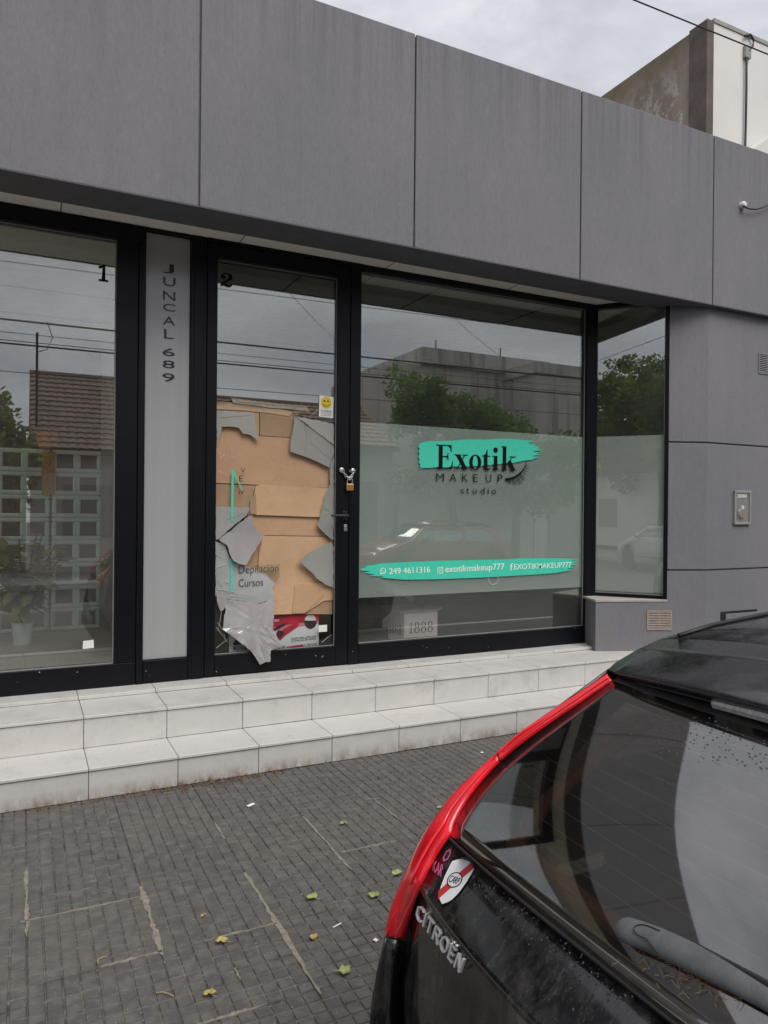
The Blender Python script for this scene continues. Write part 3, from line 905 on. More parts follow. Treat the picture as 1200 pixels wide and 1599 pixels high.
def tilted(pts, mat, yfun, th=.005, name='glass_shard', sub_=1):
    pts = jag(pts, len(pts)); P = pix(pts, GY); c = (sum(p[0] for p in P)/len(P), sum(p[1] for p in P)/len(P))
    a = [Vector((x, yfun(x, z), z)) for x, z in P]
    mb = MB(); n = len(a)
    cc = Vector((c[0], yfun(*c), c[1])); d = Vector((0, th, 0))
    # rings inward for a curved sheet
    rings = [a]
    for f in (.72, .42, .16):
        rings.append([Vector(((x-c[0])*f+c[0], 0, (z-c[1])*f+c[1])) for x, z in P])
        for v in rings[-1]: v.y = yfun(v.x, v.z)
    vs = []; fs = []
    for side in (0, 1):
        o = len(vs)
        for r in rings: vs += [v+d*side for v in r]
        for i in range(3):
            for k in range(n): fs.append((o+i*n+k, o+i*n+(k+1) % n, o+(i+1)*n+(k+1) % n, o+(i+1)*n+k))
        fs.append(tuple(o+3*n+k for k in range(n)))
    h = 4*n
    for k in range(n): fs.append((k, (k+1) % n, h+(k+1) % n, h+k))
    mb.add(vs, fs)
    return mb.build(name, mat, d2)
tilted(S4, M_SHARDFILM2, lambda x, z: GY-.004-.05*max(0, 2.19-x))
lab(tilted(S6, M_SHARDPALE, lambda x, z: GY-.006-.06*max(0, x-1.27)-.10*max(0, 1.45-z)), 'pale tilted shard hanging at the left of the hole')
# lower clear piece that still carries the lettering
S7 = [(337, 845), (352, 850), (358, 868), (366, 879), (384, 884), (402, 890), (420, 899), (430, 909), (426, 918), (428, 935), (405, 942), (380, 938), (352, 934), (337, 931)]
shard('glass_shard', S7, M_SMEAR, GY+.003)
S7b = [(395, 884), (437, 881), (438, 901), (428, 911), (415, 898)]
shard('glass_shard', S7b, M_CLEAR, GY+.003, .004)
S8 = [(350, 940), (352, 935), (380, 939), (405, 943), (428, 934), (428.5, 940), (427, 962), (423.5, 980), (430, 993), (437, 1008), (419, 1013), (417, 1030), (410, 1031), (402, 1035), (395, 1024), (388, 1013), (376, 1004), (362, 993), (346, 981), (349, 965), (352, 950)]
lab(tilted(S8, M_SHARDPALE, lambda x, z: GY-.006-.16*max(0, .93-z)**1.0+.012*math.sin(x*60)*max(0, .95-z)*2, .004), 'crumpled pale sheet of filmed glass drooping over the bottom rail')
for q in ([(337, 928), (352, 932), (356, 945), (345, 955), (340, 943)], [(356, 936), (368, 935), (366, 941), (357, 940)]):
    shard('glass_chip', q, M_SHARDPALE, GY-.009, .004)
# corner fragments with crack lines
shard('glass_shard', [(335, 945), (343, 944), (347, 958), (346, 978), (358, 990), (358, 1018), (334, 1021)], M_CLEAR, GY, .006)
shard('glass_shard', [(497, 1003), (521, 989), (521, 1005), (497, 1007)], M_CLEAR, GY, .006)
ck = MB()
for a, b in (((338, 1012), (358, 997)), ((340, 972), (350, 990)), ((350, 990), (352, 1000)), ((503, 1003), (518, 991)), ((352, 908), (362, 913)), ((340, 932), (352, 936)), ((470, 655), (480, 660)), ((497, 640), (482, 652)), ((337, 700), (346, 712)), ((344, 716), (352, 708)), ((341, 735), (356, 742)), ((338, 866), (350, 872)), ((339, 886), (356, 880)), ((341, 920), (372, 926)), ((360, 930), (392, 934)), ((508, 800), (517, 812)), ((338, 980), (356, 1004)), ((346, 955), (341, 985))):
    A = onY(*a, GY-.002); Bq = onY(*b, GY-.002); ck.tube([A, A.lerp(Bq, .5)+Vector((.002, 0, .003)), Bq], [.0017, .0012, .0006], 5)
struct(ck.build('crack_line', plain('crack_edge', (.6, .62, .6), .3), d2), 'stuff')
def edge_line(pts, r=.0022):
    return MB().tube([onY(u, v, GY-.001) for u, v in pts], r, 5)
fo = MB()
for pts in ([(463, 651), (497, 676), (520, 694)], [(476, 664), (480, 684), (477, 704)], [(345, 652), (392, 648)], [(500, 790), (519, 800)], [(345, 858), (362, 852)], [(358, 948), (395, 955), (424, 950)], [(352, 963), (384, 961), (420, 967)], [(375, 960), (385, 990), (400, 1022)], [(352, 812), (384, 800)], [(366, 830), (400, 846)], [(478, 880), (514, 868)], [(340, 905), (352, 925), (400, 932)], [(484, 690), (515, 716)], [(400, 958), (412, 985), (408, 1020)]):
    fo.tube([onY(u, v, GY-.0032) for u, v in pts], .0011, 4)
struct(fo.build('film_wrinkle', M_SHARDFILM2, d2), 'stuff')
eb = MB()
for pts in (S1[2:9], S2[4:9], S3[1:8], S6[3:7]+S6[7:9], S8[15:19], [(405, 942), (380, 938), (352, 934), (337, 931)], [(461, 650), (476, 663), (497, 678), (521, 697)]):
    Q = [onY(u, v, GY-.003) for u, v in pts]; eb.tube(Q, .0016, 5)
struct(eb.build('broken_edge', plain('broken_edge_glint', (.42, .44, .42), .3), d2), 'stuff')
# lettering on the door
VY = GY-.0012
vs, fs = slab_two(); place_flat('number_two', vs, fs, M_BLACKV, d2, (1.277, VY, 3.248), AX, AZ, .090, .105)
def tpix(name, s, mat, parent, bl, tr, Y=VY, space=1.0, h=None):
    a = onY(*bl, Y); b = onY(*tr, Y)
    return text(name, s, mat, parent, (a.x, Y, a.z), b.x-a.x, h or (b.z-a.z), space=space)
def tpixr(name, s, mat, parent, bl, br, top, Y=VY, space=1.0):
    a = onY(*bl, Y); b = onY(*br, Y); t = onY(*top, Y)
    ax = (b-a).normalized()
    return text(name, s, mat, parent, a, (b-a).length, t.z-a.z, ax=ax, space=space)
a = onY(373, 897.5, VY); b = onY(435, 894, VY)
tpixr('lettering', 'Depilación', M_GREYV, d2, (373, 899.5), (435, 896.5), (373, 883))
tpixr('lettering', 'Cursos', M_GREYV, d2, (373, 916.5), (411, 914.5), (373, 904.5))
tpixr('lettering', 'V', M_BLACKV, d2, (376, 738), (383, 738), (376, 731), space=1)
tpixr('lettering', 'E', M_BLACKV, d2, (374, 752), (380, 751.5), (374, 743))
tpixr('lettering', 'iv', M_BLACKV, d2, (373.5, 772), (381, 771.5), (373.5, 764))
def strip(pts, w, mat, parent, name):
    mb = MB(); a, b = [onY(*q, VY) for q in pts]; d = (b-a).normalized(); n = Vector((-d.z, 0, d.x))*w/2
    mb.prism([a+n, b+n, b-n, a-n], (0, -.001, 0)); return mb.build(name, mat, parent)
strip(((364, 734), (362.5, 813.5)), .016, M_TEAL, d2, 'teal_line')
strip(((362.5, 872), (361.5, 923)), .016, M_TEAL, d2, 'teal_line')
strip(((366, 737), (378, 764)), .010, M_TEAL, d2, 'teal_line')
# smiley notice
sm = [(499, 617.5), (521, 620), (520, 653), (498, 650.5)]
q = pix(sm, VY)
stk = MB().xz(q, VY-.004, VY).build('smiley_notice', M_PAPER, d2)
cx, cz = onY(509.8, 629.2, VY-.004).x, onY(509.8, 629.2, VY-.004).z
gl = GL(); gl.dot(0, 0, .0445, 26); place_flat('smiley_face', gl.v, gl.f, M_YELLOW, d2, (cx-.0445, VY-.0042, cz-.0455), AX, AZ, .089, .094, .0006)
gl = GL()
gl.dot(-.016, .012, .0068, 12); gl.dot(.014, .012, .0068, 12)
gl.stroke([(-.028, -.010), (-.02, -.02), (0, -.026), (.02, -.02), (.028, -.010)], .0042)
place_flat('smiley_features', gl.v, gl.f, M_BLACKV, d2, (cx-.030, VY-.0052, cz-.029), AX, AZ, .060, .050, .0005)
tpixr('lettering', 'SONRIA', M_BLACKV, d2, (501.5, 643.6), (518.3, 645.2), (501.5, 639.3), Y=VY-.0042)
tpixr('lettering', 'LO ESTAMOS', M_GREYV, d2, (501.5, 646.3), (518, 647.9), (501.5, 644.6), Y=VY-.0042)
tpixr('lettering', 'FILMANDO', M_GREYV, d2, (501.5, 648.9), (518, 650.5), (501.5, 647.3), Y=VY-.0042)
MB().xz(pix([(498, 976.5), (511, 975.5), (511, 986), (498, 987)], VY), VY-.001, VY).build('paper_label', M_PAPER, d2)
# handle and lock
hz = onY(526, 805, FY0).z
hd = MB(); hx = 2.262
hd.box(hx-.020, hx+.020, FY0-.014, FY0-.003, hz-.035, hz+.035)
hd.tube([(hx, FY0-.008, hz), (hx, FY0-.055, hz)], .011, 10)
hd.tube([(hx+.012, FY0-.055, hz), (hx-.02, FY0-.056, hz), (hx-.132, FY0-.054, hz)], .0105, 10)
hd.build('door_handle', M_DARKMETAL, d2, smooth=False, bevel=.002)
lz = onY(534, 824, FY0).z
lk = MB(); lx = 2.268
lk.box(lx-.013, lx+.013, FY0-.010, FY0-.003, lz-.026, lz+.026); lk.tube([(lx, FY0-.018, lz+.006), (lx, FY0-.004, lz+.006)], .0085, 12); lk.box(lx-.0035, lx+.0035, FY0-.014, FY0-.009, lz-.018, lz)
lk.build('lock_cylinder', M_STEEL, d2, bevel=.001)

# ---- display window
dw = sub('display_window', shop, (3.5, 5.32, .4), 'large fixed window with frosted film and teal brush lettering')
WX0, WX1, WZ0, WZ1 = 2.393, 4.712, .556, 3.522
frame_bars(dw, [(2.3925, 4.712, ZR0, .5545, FY0-.003), (2.402, 4.712, 3.5235, ZR1, FY0-.003)])
MB().xy([(4.7135, FY0-.006), (4.765, FY0-.006), (4.835, 5.27), (4.835, FY1), (4.7135, FY1)], ZR0, ZR1).build('corner_post', M_ALU, shop, bevel=.003, seg=1)
pane_box(dw, WX0, WX1, WZ0, WZ1); beads(dw, WX0, WX1, WZ0, WZ1)
MB().box(WX0+.002, WX1-.002, GY+.0095, GY+.0105, .916, 2.328).build('frosted_film', M_FILM, dw)
def brush(name, edge, parent):
    """paint-stroke shaped vinyl: traced outline with frayed ends"""
    P = pix(edge, VY)
    return MB().xz(P, VY-.0008, VY).build(name, M_TEAL, parent)
def cr(x, y): return (640+x/5.4545, 670+y/5.4545)   # reading aid for the logo detail
rn = random.Random(3)
top = [(75, 150), (90, 120), (130, 108), (190, 100), (280, 101), (370, 99), (460, 91), (560, 88), (640, 92), (700, 86), (780, 82), (870, 84), (940, 92), (1005, 95), (1068, 103)]
right = [(1040, 112), (1000, 118), (1080, 132), (1060, 142), (1110, 155), (1085, 164), (1130, 178), (1060, 190), (1048, 198), (1122, 196), (1075, 208), (1115, 214), (1045, 230), (1110, 238), (1070, 247), (1040, 262)]
bot = [(980, 268), (930, 278), (880, 288), (840, 292), (800, 290), (760, 300), (720, 296), (690, 308), (650, 304), (600, 316), (520, 314), (450, 322), (380, 316), (300, 328), (240, 322), (170, 332), (120, 330), (86, 338), (100, 325), (84, 318), (92, 300), (78, 285), (88, 262), (76, 240), (84, 215), (76, 190), (86, 172)]
brush('brush_stroke', [cr(*q) for q in top+right+bot], dw)
vs, fs = didone_exotik()
a = onY(681, 732.5, VY-.0012); b = onY(807, 736, VY-.0012); t_ = onY(681, 692, VY-.0012)
place_flat('logo_word', vs, fs, M_BLACKV, dw, a+Vector((0, -.0012, 0)), (b-a).normalized(), AZ, (b-a).length, t_.z-a.z, .0015)
for ch, u0, u1, vb in (('M', 681.5, 693.5, 751.4), ('A', 702.5, 713, 751.7), ('K', 722, 731, 752), ('E', 739.5, 746.5, 752.2), ('U', 759, 767.5, 752.5), ('P', 777.5, 785, 752.8)):
    tpixr('letter', ch, M_BLACKV, dw, (u0, vb), (u1, vb+.2), (u0, vb-12.2))
for ch, u0, u1, vb, hh_ in (('s', 720, 724.5, 770.6, 6.8), ('t', 728.5, 732.8, 770.8, 8.6), ('u', 738.5, 744.5, 771, 6.6), ('d', 750.5, 757, 771.1, 10), ('i', 762, 763.6, 771.2, 9.6), ('o', 768, 774.8, 771.4, 6.8)):
    tpixr('letter', ch, M_BLACKV, dw, (u0, vb), (u1, vb+.1), (u0, vb-hh_))
# eyelash
gl = GL()
arc = [cr(*q) for q in ((815, 428), (850, 424), (885, 412), (920, 392), (950, 365), (975, 332), (990, 300), (995, 274))]
Q = pix(arc, VY); gl.stroke(Q, [.020, .019, .017, .014, .011, .008, .006, .004])
ends = [((830, 428), (845, 452)), ((850, 424), (868, 472)), ((868, 419), (890, 476)), ((886, 411), (915, 478)), ((903, 401), (938, 475)), ((918, 392), (958, 464)), ((932, 381), (975, 446)), ((945, 369), (990, 422)), ((958, 352), (1002, 396)), ((968, 338), (1010, 368)), ((978, 322), (1015, 342)), ((986, 304), (1018, 318)), ((841, 426), (856, 462)), ((877, 415), (902, 478)), ((911, 396), (948, 470)), ((938, 375), (983, 434))]
for s0, s1 in ends:
    p0 = pix([cr(*s0)], VY)[0]; p1 = pix([cr(*s1)], VY)[0]; mid = ((p0[0]+p1[0])/2-.004, (p0[1]+p1[1])/2-.004)
    gl.stroke([p0, mid, p1], [.0062, .0048, .0016])
x0 = min(v[0] for v in gl.v); z0 = min(v[1] for v in gl.v)
x1 = max(v[0] for v in gl.v); z1 = max(v[1] for v in gl.v)
place_flat('eyelash_emblem', gl.v, gl.f, M_BLACKV, dw, (x0, VY-.0012, z0), AX, AZ, x1-x0, z1-z0, .0012)
def cb(x, y): return (555+x/3.333, 860+y/3.333)
top = [(25, 96), (60, 84), (48, 78), (95, 74), (120, 68), (170, 64), (240, 60), (330, 56), (430, 52), (540, 50), (650, 47), (760, 46), (860, 40), (960, 38), (1050, 39), (1110, 41), (1160, 47)]
right = [(1120, 52), (1164, 58), (1130, 64), (1160, 70), (1115, 78), (1140, 86), (1100, 94), (1130, 100), (1085, 108), (1040, 116)]
bot = [(960, 122), (860, 128), (760, 134), (650, 140), (540, 144), (430, 148), (330, 150), (250, 150), (200, 146), (130, 140), (150, 134), (70, 130), (105, 124), (45, 114), (80, 108), (35, 103)]
brush('brush_band', [cb(*q) for q in top+right+bot], dw)
WY = VY-.0014
tpixr('contact_lettering', '249 4611316', M_WHITEV, dw, (608, 896.8), (672, 894), (608, 887.2), Y=WY)
tpixr('contact_lettering', 'exotikmakeup777', M_WHITEV, dw, (695.5, 897), (788, 892.5), (695.5, 883.5), Y=WY)
tpixr('contact_lettering', 'EXOTIKMAKEUP777', M_WHITEV, dw, (803, 889.5), (892.5, 885.8), (803, 880.8), Y=WY)
tpixr('contact_lettering', 'f', M_WHITEV, dw, (796.5, 891), (801, 890.8), (796.5, 879.5), Y=WY)
gl = GL(); p = onY(598.5, 891.5, WY); gl.ring(0, 0, .026, .026, .020, .020, 22); gl.stroke([(-.010, .010), (-.006, -.002), (.002, -.009), (.011, -.011)], [.006, .005, .005, .007]); gl.poly([(-.024, -.014), (-.012, -.024), (-.028, -.030)])
place_flat('phone_icon', gl.v, gl.f, M_WHITEV, dw, (p.x-.028, WY, p.z-.03), AX, AZ, None, .056, .0008)
gl = GL(); p = onY(688, 890.5, WY)
for a4 in (((-.025, -.025), (.025, -.025)), ((.025, -.025), (.025, .025)), ((.025, .025), (-.025, .025)), ((-.025, .025), (-.025, -.025))): gl.stroke(list(a4), .006)
gl.ring(0, 0, .014, .014, .009, .009, 18); gl.dot(.015, .015, .003, 8)
place_flat('camera_icon', gl.v, gl.f, M_WHITEV, dw, (p.x-.028, WY, p.z-.028), AX, AZ, .054, .056, .0008)
gl = GL(); gl.ring(0, 0, .055, .055, .052, .052, 30); p = onY(771, 903, GY-.001); place_flat('suction_mark', gl.v, gl.f, M_FILM, dw, (p.x-.055, VY, p.z-.055), AX, AZ, .11, .11, .0004)

# ---- splayed side window
sw = sub('side_window', shop, (5.0, 5.05, .84), 'narrow splayed side window beside the column')
A0, A1 = Vector((4.812, 5.288, 0)), Vector((5.236, 4.786, 0))
dS = (A1-A0).normalized(); nS = Vector((-dS.y, dS.x, 0))
if nS.y < 0: nS = -nS
Ls = (A1-A0).length
TS = Matrix(((dS.x, nS.x, 0, A0.x), (dS.y, nS.y, 0, A0.y), (0, 0, 1, 0), (0, 0, 0, 1)))
def sbox(x0, x1, y0, y1, z0, z1):
    m = MB(); m.T = TS; return m.box(x0, x1, y0, y1, z0, z1)
sbox(.0, Ls, -.012, .07, .8375, .868).build('frame', M_ALU, sw, bevel=.003, seg=1)
sbox(.0, Ls, -.012, .07, 3.53, ZR1).build('frame', M_ALU, sw)
sbox(Ls-.034, Ls, -.012, .07, .8685, 3.5295).build('frame', M_ALU, sw, bevel=.003, seg=1)
sbox(.004, Ls-.0345, .014, .022, .8685, 3.5295).build('pane', M_GLASS, sw)
sbox(.004, Ls-.0345, .0235, .0245, .885, 2.333).build('frosted_film', M_FILM_LIT, sw)
m = sbox(.0005, .006, .004, .012, .869, 3.529); m.box(Ls-.040, Ls-.0345, .004, .012, .869, 3.529); m.box(.0065, Ls-.0405, .002, .012, .869, .876); m.build('glazing_bead', M_BEAD, sw)

# ---- fittings on the wall
def wall_vent(cx, cz, w, h, y, mat, T=None, n=9):
    v = sub('wall_vent', shop, (cx, y, cz))
    return v
# vent on the splayed plinth: plane from (4.614,5.024) to C1
PA, PB = Vector((4.614, 5.024, 0)), Vector((5.235, 4.785, 0))
dP = (PB-PA).normalized(); nP = Vector((dP.y, -dP.x, 0))
if nP.y > 0: nP = -nP
def plane_pt(u, v): return onP(u, v, PA, nP)
q0 = plane_pt(1010, 984); q1 = plane_pt(1046, 953)
def grille(name, o, ax, nrm, w, h, z, mat, label, n=10, split=True):
    v = sub(name, shop, o, label)
    T = Matrix(((ax.x, nrm.x, 0, o.x), (ax.y, nrm.y, 0, o.y), (0, 0, 1, z), (0, 0, 0, 1)))
    m = MB(); m.T = T; b = .014
    m.box(0, w, 0, .007, 0, b); m.box(0, w, 0, .007, h-b, h); m.box(0, b, 0, .007, b, h-b); m.box(w-b, w, 0, .007, b, h-b)
    if split: m.box(w/2-.004, w/2+.004, 0, .006, b, h-b)
    m.build('vent_frame', mat, v)
    m = MB(); m.T = T; m.box(b, w-b, .0006, .0014, b, h-b); m.build('vent_recess', M_HOLE, v)
    st = (h-2*b)/n
    for k in range(n):
        m = MB(); m.T = T; z0 = b+k*st
        m.add([(b, .0016, z0+st*.55), (w-b, .0016, z0+st*.55), (w-b, .0066, z0+st*.12), (b, .0066, z0+st*.12), (b, .0016, z0+st*.75), (w-b, .0016, z0+st*.75), (w-b, .0072, z0+st*.32), (b, .0072, z0+st*.32)],
              [(0, 1, 2, 3), (4, 7, 6, 5), (0, 4, 5, 1), (1, 5, 6, 2), (2, 6, 7, 3), (3, 7, 4, 0)])
        m.build('slat', mat, v)
    return v
grille('wall_vent', Vector((q0.x, q0.y, 0)), dP, nP, .235, q1.z-q0.z, q0.z, M_PINKGRILLE, 'beige louvred vent low on the wall beside the steps')
q0 = onY(1184, 583, 4.655); q1 = onY(1214, 555, 4.655)
grille('wall_vent', Vector((q0.x, 4.655, 0)), Vector((1, 0, 0)), Vector((0, -1, 0)), .25, q1.z-q0.z, q0.z, M_GREYGRILLE, 'grey louvred vent high on the right hand wall')
# meter cover
q0 = onY(1144.5, 819, 4.655); q1 = onY(1170.5, 766.5, 4.655)
mt = sub('meter_box', shop, (q0.x, 4.65, q0.z), 'small clear fronted meter box on the right hand wall')
w, h = q1.x-q0.x, q1.z-q0.z
m = MB()
for x0, x1, z0, z1 in ((0, w, 0, .022), (0, w, h-.022, h), (0, .02, .022, h-.022), (w-.02, w, .022, h-.022)): m.box(q0.x+x0, q0.x+x1, 4.632, 4.656, q0.z+z0, q0.z+z1)
m.build('meter_frame', plain('grey_meter_frame', (.30, .285, .27), .5), mt, bevel=.003)
MB().box(q0.x+.02, q1.x-.02, 4.648, 4.656, q0.z+.022, q1.z-.022).build('meter_back', plain('meter_back', (.20, .18, .165), .6, var=.3, scale=12), mt)
m = MB().lathe([(.001, 0), (.045, 0), (.05, .012), (.04, .02), (.001, .02)], 20); m.v = [(q0.x+w*.42+x, 4.6478-z, q0.z+h*.32+y) for x, y, z in m.v]; m.build('dial', plain('meter_dial', (.26, .20, .17), .4), mt)
m = MB().lathe([(.001, 0), (.02, 0), (.016, .012), (.001, .012)], 14); m.v = [(q0.x+w*.52+x, 4.6475-z, q0.z+h*.5+y) for x, y, z in m.v]; m.build('meter_knob', M_PAPER, mt)
MB().box(q0.x+.05, q1.x-.05, 4.644, 4.6478, q1.z-.066, q1.z-.034).build('seal_tag', M_PAPER, mt)
MB().box(q0.x+.02, q1.x-.02, 4.634, 4.6375, q0.z+.022, q1.z-.022).build('meter_window', M_CLEAR, mt)
# service hatch low on the wall
q0 = onY(1125, 985, 4.655); q1 = onY(1182, 956, 4.655)
ht = sub('service_hatch', shop, (q0.x, 4.655, .35), 'grey service hatch with a dark open edge low on the wall')
MB().box(q0.x, q1.x, 4.651, 4.6545, .30, .712).build('hatch_recess', M_HOLE, ht)
MB().box(q0.x+.055, q1.x+.01, 4.634, 4.6505, .305, .69).build('hatch_door', M_STUCCO, ht, bevel=.003)
# cable gland and lead on the fascia
q = onY(1158, 321, YF)
cg = sub('cable_gland', shop, (q.x, YF, q.z), 'small white cable gland with a black lead on the fascia')
m = MB().lathe([(.001, 0), (.030, 0), (.030, .03), (.018, .045), (.001, .045)], 14); m.v = [(q.x+x, YF-z, q.z+y) for x, y, z in m.v]; m.build('gland', M_PAPER, cg)
pts = [onY(u, v, YF-.04) for u, v in ((1160, 322), (1170, 326), (1180, 327), (1192, 324), (1204, 318), (1225, 312))]
MB().tube(pts, .007, 6).build('lead', M_CABLE, cg)
# brown screw and paint flecks on bottom rails
fl = MB(); rn = random.Random(11)
for _ in range(16):
    x = rn.uniform(-.1, 4.6); z = rn.uniform(.43, .54); r = rn.uniform(.0015, .004)
    fl.box(x, x+r*1.6, FY0-.0062, FY0-.0048, z, z+r)
struct(fl.build('paint_fleck', M_PAPER, shop), 'stuff')

# ================================================================== THINGS AT THE DOOR
# padlock and chain
FX = FY0-.006
pl_ = thing('padlock', 'brass padlock hanging from a chain across the door stile', 'padlock', (2.325, FX-.02, 1.77))
c = onY(546.5, 760.5, FX-.02)
MB().box(c.x-.030, c.x+.030, FX-.030, FX-.010, c.z-.028, c.z+.026).build('lock_body', M_BRASS, pl_, bevel=.005)
pts = [(c.x-.021, FX-.020, c.z+.026), (c.x-.021, FX-.020, c.z+.052)]+[(c.x-.021*math.cos(a), FX-.020, c.z+.052+.021*math.sin(a)) for a in [math.pi*k/8 for k in range(1, 8)]]+[(c.x+.021, FX-.020, c.z+.052), (c.x+.021, FX-.020, c.z+.026)]
MB().tube(pts, .0055, 8).build('shackle', M_STEEL, pl_, smooth=True)
text('maker_mark', 'LOCK', M_DARKMETAL, pl_, (c.x-.014, FX-.0301, c.z-.012), .028, .010, depth=.0006).hide_render = False
bpy.data.objects.remove(bpy.data.objects[[o.name for o in pl_.children if o.name.startswith('maker_mark')][0]])
chn = thing('chain', 'short zinc chain looped between two round eye bolts', 'chain', (2.31, FX-.01, 1.9))
A = onY(535, 734, FX-.02); Bq = onY(552.5, 735, FX-.02); Cc = Vector((c.x, FX-.02, c.z+.066))
def link(p, d, k, ln=.030, w=.0095, r=.0032):
    d = d.normalized(); s = Vector((0, -1, 0)) if k % 2 else d.cross(Vector((0, -1, 0))).normalized()
    pts = []
    for i in range(14):
        a = 2*math.pi*i/14; pts.append(p+d*math.cos(a)*ln/2+s*math.sin(a)*w)
    pts.append(pts[0]); return MB().tube(pts, r, 6, cap=False).build('chain_link', M_STEEL, chn, smooth=True)
for P0 in (A, Bq):
    d = Cc-P0; n = 5
    for k in range(n): link(P0+d*(k+.5)/n+Vector((0, 0, -.012*math.sin(math.pi*(k+.5)/n))), d, k)
    m = MB().lathe([(.008, 0), (.020, 0), (.022, .006), (.016, .012), (.008, .012)], 16); m.v = [(P0.x+x, FX-.004-z, P0.z+y) for x, y, z in m.v]
    m.build('eye_bolt', M_STEEL, chn, smooth=True)
m = MB().lathe([(.001, 0), (.010, 0), (.008, .006), (.001, .006)], 12); q = onY(547.5, 735.5, FX-.01); m.v = [(q.x+x, FX-z, q.z+y) for x, y, z in m.v]; m.build('screw_head', M_STEEL, chn)

# cardboard patches behind the broken glass
def sheet(name, pts, mat, y, th=.004, lean=0, label=None, parent=None, waves=0, zc=1.5):
    P = pix(pts, y)
    mb = MB(); n = len(P)
    a = [Vector((x, y+lean*(z-zc), z)) for x, z in P]
    mb.prism(a, (0, th, 0))
    return mb.build(name, mat, parent)
CY = GY+.030
t1 = thing('cardboard_sheet', 'tan cardboard sheet taped across the top of the hole', 'cardboard', (1.7, CY, 2.1))
sheet('board', [(336, 632), (404, 640), (405, 641), (405, 681), (455, 684), (456, 650), (525, 668), (525, 762), (455, 760), (404, 757), (336, 754)], M_CARD, CY, parent=t1)
lab(sheet('flap', [(406.2, 637), (470, 643), (458, 655), (454.5, 683), (406.2, 680)], M_CARD3, CY-.003, .003, parent=t1), 'darker folded flap')
sheet('flap', [(336, 755.5), (404, 758.5), (397, 766), (392, 795), (336, 792)], M_CARD3, CY+.002, parent=t1)
t2 = thing('cardboard_sheet', 'pale cardboard strip overlapping the middle of the patched hole', 'cardboard', (1.75, CY, 1.75))
sheet('board', [(400, 758.5), (408, 757), (526, 763), (524, 808.5), (402, 804), (391, 803)], M_CARD2, CY-.010, .006, parent=t2, lean=.0)
sheet('edge_tab', [(391, 780), (400, 770), (401, 803), (391, 802)], M_CARD3, CY-.013, .002, parent=t2)
t3 = thing('cardboard_sheet', 'large tan cardboard panel filling the lower half of the hole', 'cardboard', (1.75, CY, 1.3))
sheet('board', [(388, 796), (526, 800), (526, 837.5), (410, 835.5), (386, 833)], M_CARD, CY+.008, parent=t3)
sheet('board', [(410, 836.5), (526, 838.5), (526, 912), (428, 912), (398, 912), (404, 870)], M_CARD2, CY+.002, parent=t3)
sheet('flap', [(386, 834), (407, 836), (406, 912), (372, 912), (372, 880)], M_CARD, CY+.009, parent=t3)
MB().tube([onY(405, 850, CY-.001), onY(403.5, 890, CY-.001)], .0016, 5).build('crease', M_CARD3, t3)
t4 = thing('cardboard_sheet', 'bottom cardboard piece with a slanted flap above the red poster', 'cardboard', (1.85, CY, .95))
sheet('board', [(372, 909), (526, 911), (526, 937), (507, 938), (476, 958), (424, 960), (372, 962)], M_CARD2, CY-.006, .004, parent=t4)
lab(sheet('flap', [(461, 914), (470, 912), (498, 916), (506, 929), (496, 940), (476, 957.5), (457, 958)], M_CARD, CY-.012, .004, parent=t4), 'slanted darker flap')
lab(sheet('flap', [(477, 959), (507, 939), (526, 938), (526, 959)], M_CARD3, CY+.002, .004, parent=t4), 'dull lower flap')
tp = MB().prism([Vector((x, CY-.012+.004*math.sin(x*40), z)) for x, z in pix([(361, 621), (376, 623), (400, 626), (440, 631), (479, 634.5), (484, 643), (470, 641.5), (445, 638), (424, 637), (400, 633.5), (378, 632), (364, 629)], CY-.01)], (0, .001, 0)).build('paper_tape', M_TAPE)
recentre(tp); tag(tp, 'torn cream strip of paper tape along the top of the cardboard', 'tape')
tp = MB().prism([Vector((x, CY-.007, z)) for x, z in pix([(336, 627), (362, 628), (400, 634), (447, 640), (462, 643), (452, 650), (420, 645), (380, 641), (336, 639)], CY-.007)], (0, .001, 0)).build('parcel_tape', plain('brown_tape', (.52, .36, .23), .4, var=.15))
recentre(tp); tag(tp, 'brown parcel tape band sealing the top edge of the cardboard', 'tape')

# red and white poster inside the door
po = thing('poster', 'red and white clipper poster leaning inside the broken door', 'poster', (1.8, GY+.06, .56))
PY = GY+.05
def pp(u, v): p = onY(u, v, PY); return (p.x, p.z)
def ppoly(name, pts, mat, k): return MB().xz([pp(*q) for q in pts], PY-.0006*k-.0006, PY-.0006*k).build(name, mat, po)
MB().xz([pp(358, 968), (pp(498, 958)), pp(498, 1012), pp(358, 1019)], PY, PY+.004).build('board', M_PAPERP, po)
ppoly('red_band', [(426, 962.5), (498, 958), (498, 969), (426, 979)], M_RED, 1)
ppoly('pink_band', [(426, 979.3), (498, 969.3), (498, 974), (426, 985)], M_PINK, 1)
gl = [(485+9.5*math.cos(2*math.pi*k/20), 971+11*math.sin(2*math.pi*k/20)) for k in range(20)]
ppoly('round_picture', gl, M_PDARK, 2)
ppoly('picture_top', [(485+9*math.cos(a), 969+9.5*math.sin(a)) for a in [math.pi+math.pi*k/8 for k in range(9)]], M_PAPERP, 3)
ppoly('clipper_print', [(424, 985), (434, 977), (446, 973), (447, 976), (436, 982), (424, 988)], M_PDARK, 2)
ppoly('clipper_print', [(431, 990), (434, 984), (440, 984), (462, 972), (467, 974), (465, 979), (445, 993), (438, 1000), (434, 997)], M_RED, 3)
ppoly('clipper_print', [(432, 990), (435, 985), (441, 985), (444, 990), (438, 996), (434, 995)], M_PDARK, 4)
